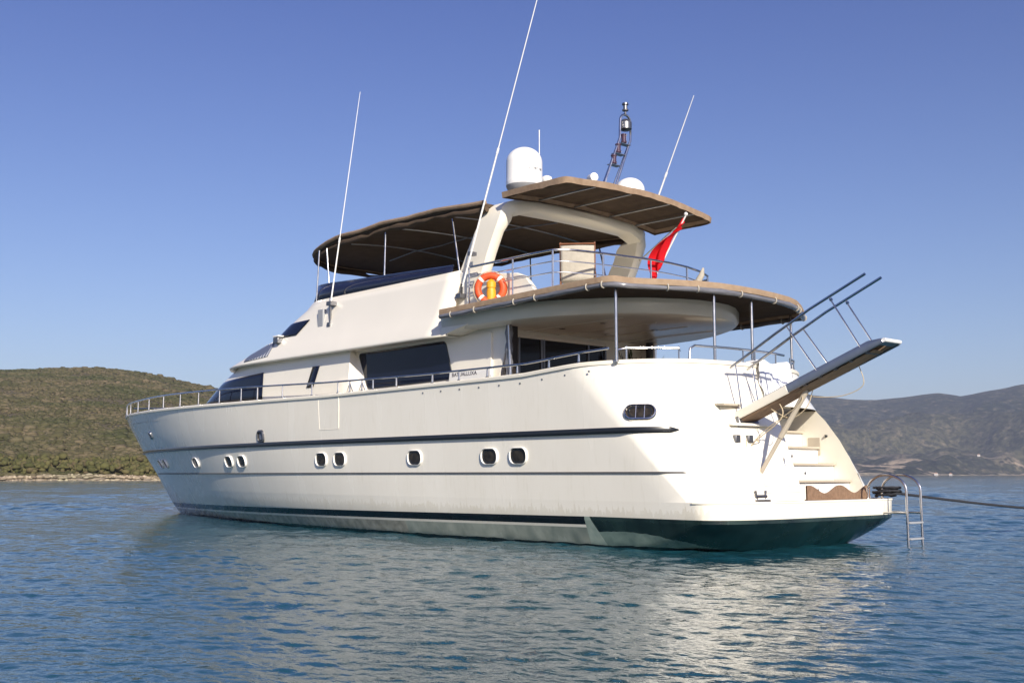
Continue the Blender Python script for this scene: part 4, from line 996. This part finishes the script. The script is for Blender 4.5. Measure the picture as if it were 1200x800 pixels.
# ------------------------------------------------------------------ hills
def fbm(x, y, o=5, s=1.):
    return mnoise.fractal(Vector((x * s, y * s, 7.3)), 1.0, 2.1, o)
def polar_hill(name, a0, a1, na, dist, height, m, parent=None):
    # strip of terrain: a from a0..a1 (degrees), rows at distances; height(a, d)
    q = MB(); rows = []
    for d_ in dist:
        row = []
        for i in range(na + 1):
            a = a0 + (a1 - a0) * i / na; x = -11 + d_ * math.cos(R(a)); y = 18 + d_ * math.sin(R(a)); row.append((x, y, height(a, d_, x, y)))
        rows.append(row)
    q.grid(rows, len(dist), na + 1); o = q.build(name, m, smooth=180); tag(o, kind='structure'); return o
def pxaz(px): return -42.285 - math.degrees(math.atan((px - 600) / 1309.))
def land_material(name, bush, bush2, bare, near=True):
    m = bpy.data.materials.new(name); m.use_nodes = True; t = m.node_tree; N = t.nodes; L = t.links; b = N['Principled BSDF']; b.inputs['Roughness'].default_value = .95; b.inputs['Specular IOR Level'].default_value = .1
    tc = N.new('ShaderNodeTexCoord')
    def nz(scale, det=6):
        n = N.new('ShaderNodeTexNoise'); n.inputs['Scale'].default_value = scale; n.inputs['Detail'].default_value = det; n.inputs['Roughness'].default_value = .65; L.new(tc.outputs['Object'], n.inputs['Vector']); return n.outputs[0]
    def ramp(f, a, bb, ca, cb):
        r = N.new('ShaderNodeValToRGB'); L.new(f, r.inputs[0]); r.color_ramp.elements[0].position = a; r.color_ramp.elements[1].position = bb
        r.color_ramp.elements[0].color = (*ca, 1); r.color_ramp.elements[1].color = (*cb, 1); return r.outputs[0]
    k = 1. if near else .18
    big = ramp(nz(.012 * k), .35, .65, bush, bush2)
    sm = nz(.22 * k, 8); msk = ramp(sm, .52, .72, (0, 0, 0), (1, 1, 1))
    mx = N.new('ShaderNodeMix'); mx.data_type = 'RGBA'; L.new(msk, mx.inputs['Factor']); L.new(big, mx.inputs['A']); mx.inputs['B'].default_value = (*bare, 1)
    # pale rock and sand by the water, by height
    sx = N.new('ShaderNodeSeparateXYZ'); L.new(tc.outputs['Object'], sx.inputs[0])
    ad = N.new('ShaderNodeMath'); ad.operation = 'MULTIPLY_ADD'; L.new(nz(.15 * (1 if near else .05)), ad.inputs[0]); ad.inputs[1].default_value = -(3.0 if near else 22); L.new(sx.outputs['Z'], ad.inputs[2])
    lt = N.new('ShaderNodeMath'); lt.operation = 'LESS_THAN'; L.new(ad.outputs[0], lt.inputs[0]); lt.inputs[1].default_value = -1.0 if near else -8.0
    rock = ramp(nz(.9 if near else .02), .3, .7, (.16, .13, .10), (.36, .31, .24))
    m2_ = N.new('ShaderNodeMix'); m2_.data_type = 'RGBA'; L.new(lt.outputs[0], m2_.inputs['Factor']); L.new(mx.outputs['Result'], m2_.inputs['A']); L.new(rock, m2_.inputs['B'])
    out_ = m2_.outputs['Result']
    if not near:
        sp1 = ramp(nz(.06, 4), .42, .58, (.30, .36, .30), (1.4, 1.35, 1.25))
        m3 = N.new('ShaderNodeMix'); m3.data_type = 'RGBA'; m3.blend_type = 'MULTIPLY'; m3.inputs['Factor'].default_value = .8; L.new(out_, m3.inputs['A']); L.new(sp1, m3.inputs['B'])
        zz = N.new('ShaderNodeMapRange'); L.new(sx.outputs['Z'], zz.inputs[0]); zz.inputs[1].default_value = 60; zz.inputs[2].default_value = 22
        pn = ramp(nz(.0045, 5), .53, .57, (0, 0, 0), (1, 1, 1)); mu = N.new('ShaderNodeMath'); mu.operation = 'MULTIPLY'; L.new(pn, mu.inputs[0]); L.new(zz.outputs[0], mu.inputs[1])
        m4 = N.new('ShaderNodeMix'); m4.data_type = 'RGBA'; L.new(mu.outputs[0], m4.inputs['Factor']); L.new(m3.outputs['Result'], m4.inputs['A']); m4.inputs['B'].default_value = (.36, .28, .20, 1); out_ = m4.outputs['Result']
    L.new(out_, b.inputs['Base Color'])
    bp = N.new('ShaderNodeBump'); bp.inputs['Distance'].default_value = 1.5 if near else 22.; bp.inputs['Strength'].default_value = 1.; L.new(nz(.35 if near else .016, 9), bp.inputs['Height']); L.new(bp.outputs[0], b.inputs['Normal'])
    return m
M['scrubland'] = land_material('scrubland', (.085, .075, .046), (.12, .10, .066), (.17, .14, .10))
M['farland'] = land_material('forested_hills', (.012, .018, .010), (.065, .062, .036), (.17, .14, .10), near=False)
# skyline heights: (pixel column -> pixels above horizon)
SKL = [(-3600, 4), (-2600, 30), (-1800, 62), (-1200, 55), (-800, 78), (-400, 100), (-150, 112), (-60, 118), (0, 121), (30, 123), (60, 125), (113, 127), (150, 124), (200, 115), (256, 104), (300, 86), (350, 62), (420, 34), (480, 14), (530, 2)]
def lskyline(a):
    px = 600 + 1309 * math.tan(R(-42.285 - a)); return ip(px, SKL)
SH_L = 275.
def hleft(a, d_, x, y):
    hp = lskyline(a) / 1300. ; D1 = 760.
    k = (d_ - SH_L) / (D1 - SH_L); peak = hp * D1 * .905 + 1.3
    if k <= 0: return -2.0 + k * 5
    prof = min(1, k) ** .85 if k < 1 else max(.2, 1 - .9 * (k - 1) ** 2)
    h = peak * (1 - (1 - min(k, 1)) ** 1.12) if k < 1 else peak * prof
    h += fbm(x, y, 5, .012) * 2.2 * min(1, k * 3) * (1 - .75 * min(1, k)) + fbm(x, y, 4, .1) * .5
    h = max(h, -1) + (.6 if k > 0 else 0)
    return h * min(1, hp * 1309 / 20) if hp * 1309 < 20 else h
dl = [SH_L - 8, SH_L - 2, SH_L + .5, SH_L + 2.0, SH_L + 5] + list(np.linspace(SH_L + 10, 760, 90)) + [800, 900, 1050, 1300]
hl = polar_hill('scrub_hill', pxaz(545), pxaz(-3500), 420, dl, hleft, 'scrubland')
SKR = [(560, 2), (640, 20), (740, 60), (830, 85), (900, 93), (945, 95), (1000, 88), (1030, 87), (1070, 91), (1103, 94), (1130, 89), (1160, 94), (1200, 100), (1300, 108), (1500, 96), (1700, 100), (1900, 80)]
SH_R = 2350.
def hright(a, d_, x, y):
    px = 600 + 1309 * math.tan(R(-42.285 - a)); hp = ip(px, SKR) / 1300.; D1 = 4200.
    k = (d_ - SH_R) / (D1 - SH_R)
    if k <= 0: return -6 + 20 * k
    peak = hp * D1 * .955
    h = peak * min(1, k) ** 1.25 if k <= 1 else peak * max(.1, 1 - (k - 1) ** 1.2)
    r_ = mnoise.fractal(Vector((x * .0011, y * .0011, 2.2)), .9, 2.1, 5)
    r2 = 1 - abs(mnoise.fractal(Vector((x * .0016, y * .0016, 9.2)), .9, 2.1, 4)) * 2
    h += (r_ * 70 + (r2 - .7) * 100) * math.sin(math.pi * min(1, k) ** .8) * .8 + fbm(x, y, 4, .008) * 3 * min(1, k * 4)
    return max(h, 1.2 * min(1, k * 60))
dr_ = [SH_R - 20, SH_R, SH_R + 12, SH_R + 30] + list(np.linspace(SH_R + 60, 4200, 90)) + [4350, 4600, 5000]
hr2 = polar_hill('forested_hills', pxaz(1900), pxaz(540), 300, dr_, hright, 'farland')

# maquis cover on the near hill: one mass of low clumps
def icos():
    bm = bmesh.new(); bmesh.ops.create_icosphere(bm, subdivisions=1, radius=1); v = np.array([p.co[:] for p in bm.verts]); f = np.array([[q.index for q in p.verts] for p in bm.faces]); bm.free(); return v, f
IV, IF = icos(); ICO = (IV, IF)
rs = np.random.RandomState(5)
ph_ = (1 + 5 ** .5) / 2
LV = np.array([(-1, ph_, 0), (1, ph_, 0), (-1, -ph_, 0), (1, -ph_, 0), (0, -1, ph_), (0, 1, ph_), (0, -1, -ph_), (0, 1, -ph_), (ph_, 0, -1), (ph_, 0, 1), (-ph_, 0, -1), (-ph_, 0, 1)]) / 1.902
LF = np.array([(0, 11, 5), (0, 5, 1), (0, 1, 7), (0, 7, 10), (0, 10, 11), (1, 5, 9), (5, 11, 4), (11, 10, 2), (10, 7, 6), (7, 1, 8), (3, 9, 4), (3, 4, 2), (3, 2, 6), (3, 6, 8), (3, 8, 9), (4, 9, 5), (2, 4, 11), (6, 2, 10), (8, 6, 7), (9, 8, 1)])
def clumps(name, spots, m, low=False):
    IV, IF = (LV, LF) if low else ICO
    allv = []; allf = []; o = 0
    for (x, y, z, r_, h) in spots:
        v = IV * (1 + rs.uniform(-.28, .28, (len(IV), 1))); v = v * [r_ * rs.uniform(.8, 1.25), r_ * rs.uniform(.8, 1.25), h]; v = v + [x, y, z + h * .35]
        allv.append(v); allf.append(IF + o); o += len(IV)
    V = np.concatenate(allv); Fc = np.concatenate(allf)
    me = bpy.data.meshes.new(name); me.vertices.add(len(V)); me.vertices.foreach_set('co', V.ravel().astype(np.float32))
    me.loops.add(Fc.size); me.loops.foreach_set('vertex_index', Fc.ravel().astype(np.int32)); me.polygons.add(len(Fc)); me.polygons.foreach_set('loop_start', np.arange(0, Fc.size, 3, dtype=np.int32)); me.polygons.foreach_set('loop_total', np.full(len(Fc), 3, dtype=np.int32))
    me.update(); me.validate(); me.materials.append(M[m]); ob = bpy.data.objects.new(name, me); COL.objects.link(ob); return ob
def bush_mat(name, c1, c2, c3):
    m = bpy.data.materials.new(name); m.use_nodes = True; t = m.node_tree; N = t.nodes; L = t.links; b = N['Principled BSDF']; b.inputs['Roughness'].default_value = .9; b.inputs['Specular IOR Level'].default_value = .1
    g = N.new('ShaderNodeNewGeometry'); r = N.new('ShaderNodeValToRGB'); L.new(g.outputs['Random Per Island'], r.inputs[0])
    r.color_ramp.elements[0].color = (*c1, 1); r.color_ramp.elements[1].color = (*c3, 1); e = r.color_ramp.elements.new(.5); e.color = (*c2, 1)
    tc = N.new('ShaderNodeTexCoord'); n1 = N.new('ShaderNodeTexNoise'); n1.inputs['Scale'].default_value = .02; n1.inputs['Detail'].default_value = 5; L.new(tc.outputs['Object'], n1.inputs['Vector'])
    r2 = N.new('ShaderNodeValToRGB'); L.new(n1.outputs[0], r2.inputs[0]); r2.color_ramp.elements[0].position = .38; r2.color_ramp.elements[1].position = .62
    r2.color_ramp.elements[0].color = (.72, .82, .66, 1); r2.color_ramp.elements[1].color = (1.22, 1.12, 1.10, 1)
    mx = N.new('ShaderNodeMix'); mx.data_type = 'RGBA'; mx.blend_type = 'MULTIPLY'; mx.inputs['Factor'].default_value = 1; L.new(r.outputs[0], mx.inputs['A']); L.new(r2.outputs[0], mx.inputs['B'])
    L.new(mx.outputs['Result'], b.inputs['Base Color']); return m
M['bush'] = bush_mat('maquis', (.052, .052, .028), (.072, .068, .036), (.12, .102, .066))
M['bush2'] = bush_mat('shore_shrub', (.060, .060, .026), (.11, .10, .045), (.105, .080, .05))
spots = []
A0, A1 = pxaz(480), pxaz(-520)
for k in range(110000):
    a = rs.uniform(A0, A1); u = rs.uniform(0, 1); d_ = SH_L + 3.5 + (770 - SH_L) * u ** 1.35
    x = -11 + d_ * math.cos(R(a)); y = 18 + d_ * math.sin(R(a))
    nb_ = mnoise.fractal(Vector((x * .022, y * .022, 4.)), .8, 2.1, 4)
    if nb_ > .42 and rs.rand() < .8: continue
    z = hleft(a, d_, x, y); r_ = (1 + .5 * max(-.6, min(1, -nb_ * 1.5))) * rs.uniform(.32, .78) * (1 + d_ / 900) * (1.8 if rs.rand() < .05 else 1); spots.append((x, y, z, r_, r_ * rs.uniform(.32, .6)))
mq = clumps('maquis_scrub', spots, 'bush', True); tag(mq, 'grey-green scrub covering the whole left hillside', 'scrub', kind='stuff')
# individual shrubs along the shore
k = 0
while k < 70:
    a = pxaz(-40 + 330 * (k + rs.uniform(-.4, .4)) / 70); d_ = SH_L + rs.uniform(4.5, 22); x = -11 + d_ * math.cos(R(a)); y = 18 + d_ * math.sin(R(a)); z = hleft(a, d_, x, y)
    r_ = rs.uniform(1.5, 3.4); sp_ = [(rs.uniform(-.9, .9) * r_, rs.uniform(-.9, .9) * r_, rs.uniform(-.1, .6) * r_, r_ * rs.uniform(.15, .38), r_ * rs.uniform(.15, .32)) for _ in range(45)]
    o = clumps('shore_shrub', sp_, 'bush2'); o.location = (x, y, z)
    tag(o, 'low olive-green shrub in the row just above the pale rocky shore on the left', 'shrub', 'shrubs along the rocky shore'); k += 1
# shore rocks
sp_ = []
for _ in range(1800):
    a = rs.uniform(A0, A1); d_ = SH_L + rs.uniform(-.6, 2.8); x = -11 + d_ * math.cos(R(a)); y = 18 + d_ * math.sin(R(a)); sp_.append((x, y, max(0, hleft(a, d_, x, y)) - .1, rs.uniform(.25, .9), rs.uniform(.12, .4)))
M['rock'] = bush_mat('shore_rock', (.16, .13, .10), (.27, .225, .175), (.42, .36, .28))
ro = clumps('shore_rocks', sp_, 'rock'); tag(ro, 'pale tumbled rocks along the left waterline', 'rocks', kind='stuff')
# far buildings on the right shore
M['farwall'] = mat('far_wall', (.50, .47, .43), .8)
M['farroof'] = mat('far_roof', (.40, .20, .13), .8)
for px, d_, dz, wd_, ht, lab in ((1097, 2362, 1.0, 7, 4, 'small white building at the far right waterline, left of the other one there'), (1114, 2362, 1.0, 6, 3, 'small white building at the far right waterline, right of its neighbour'),
                       (1148, 2560, 0, 7, 5, 'lone white house on the lower slope of the far right hills')):
    a = pxaz(px)
    while True:
        x = -11 + d_ * math.cos(R(a)); y = 18 + d_ * math.sin(R(a)); z = hright(a, d_, x, y) - .3
        if dz or z > d_ * .0152 or d_ > 3600: break
        d_ += 8
    e = empty('shore_house', (x, y, z)); e.rotation_euler = (0, 0, R(a)); tag(e, lab, 'house')
    q = MB(); q.box((-4, -wd_ / 2, 0), (4, wd_ / 2, ht)); q.build('wall', 'farwall', e, smooth=0)
    q = MB(); q.prism([(-wd_ / 2 - .4, ht), (wd_ / 2 + .4, ht), (0, ht + 1.8)], 'X', -4.4, 4.4); q.build('roof', 'farroof', e, smooth=0)
# ------------------------------------------------------------------ haze
M['haze'] = bpy.data.materials.new('haze_air'); mh = M['haze']; mh.use_nodes = True; t = mh.node_tree; t.nodes.clear()
pv = t.nodes.new('ShaderNodeVolumePrincipled'); ho = t.nodes.new('ShaderNodeOutputMaterial'); pv.inputs['Color'].default_value = (.64, .74, .98, 1); pv.inputs['Density'].default_value = .000092; pv.inputs['Anisotropy'].default_value = .0
t.links.new(pv.outputs[0], ho.inputs['Volume'])
q = MB(); q.box((-9500, -9500, -30), (9500, 9500, 430)); hz = q.build('haze', 'haze', smooth=0); tag(hz, 'thin pale blue haze over the bay', 'haze', kind='stuff')
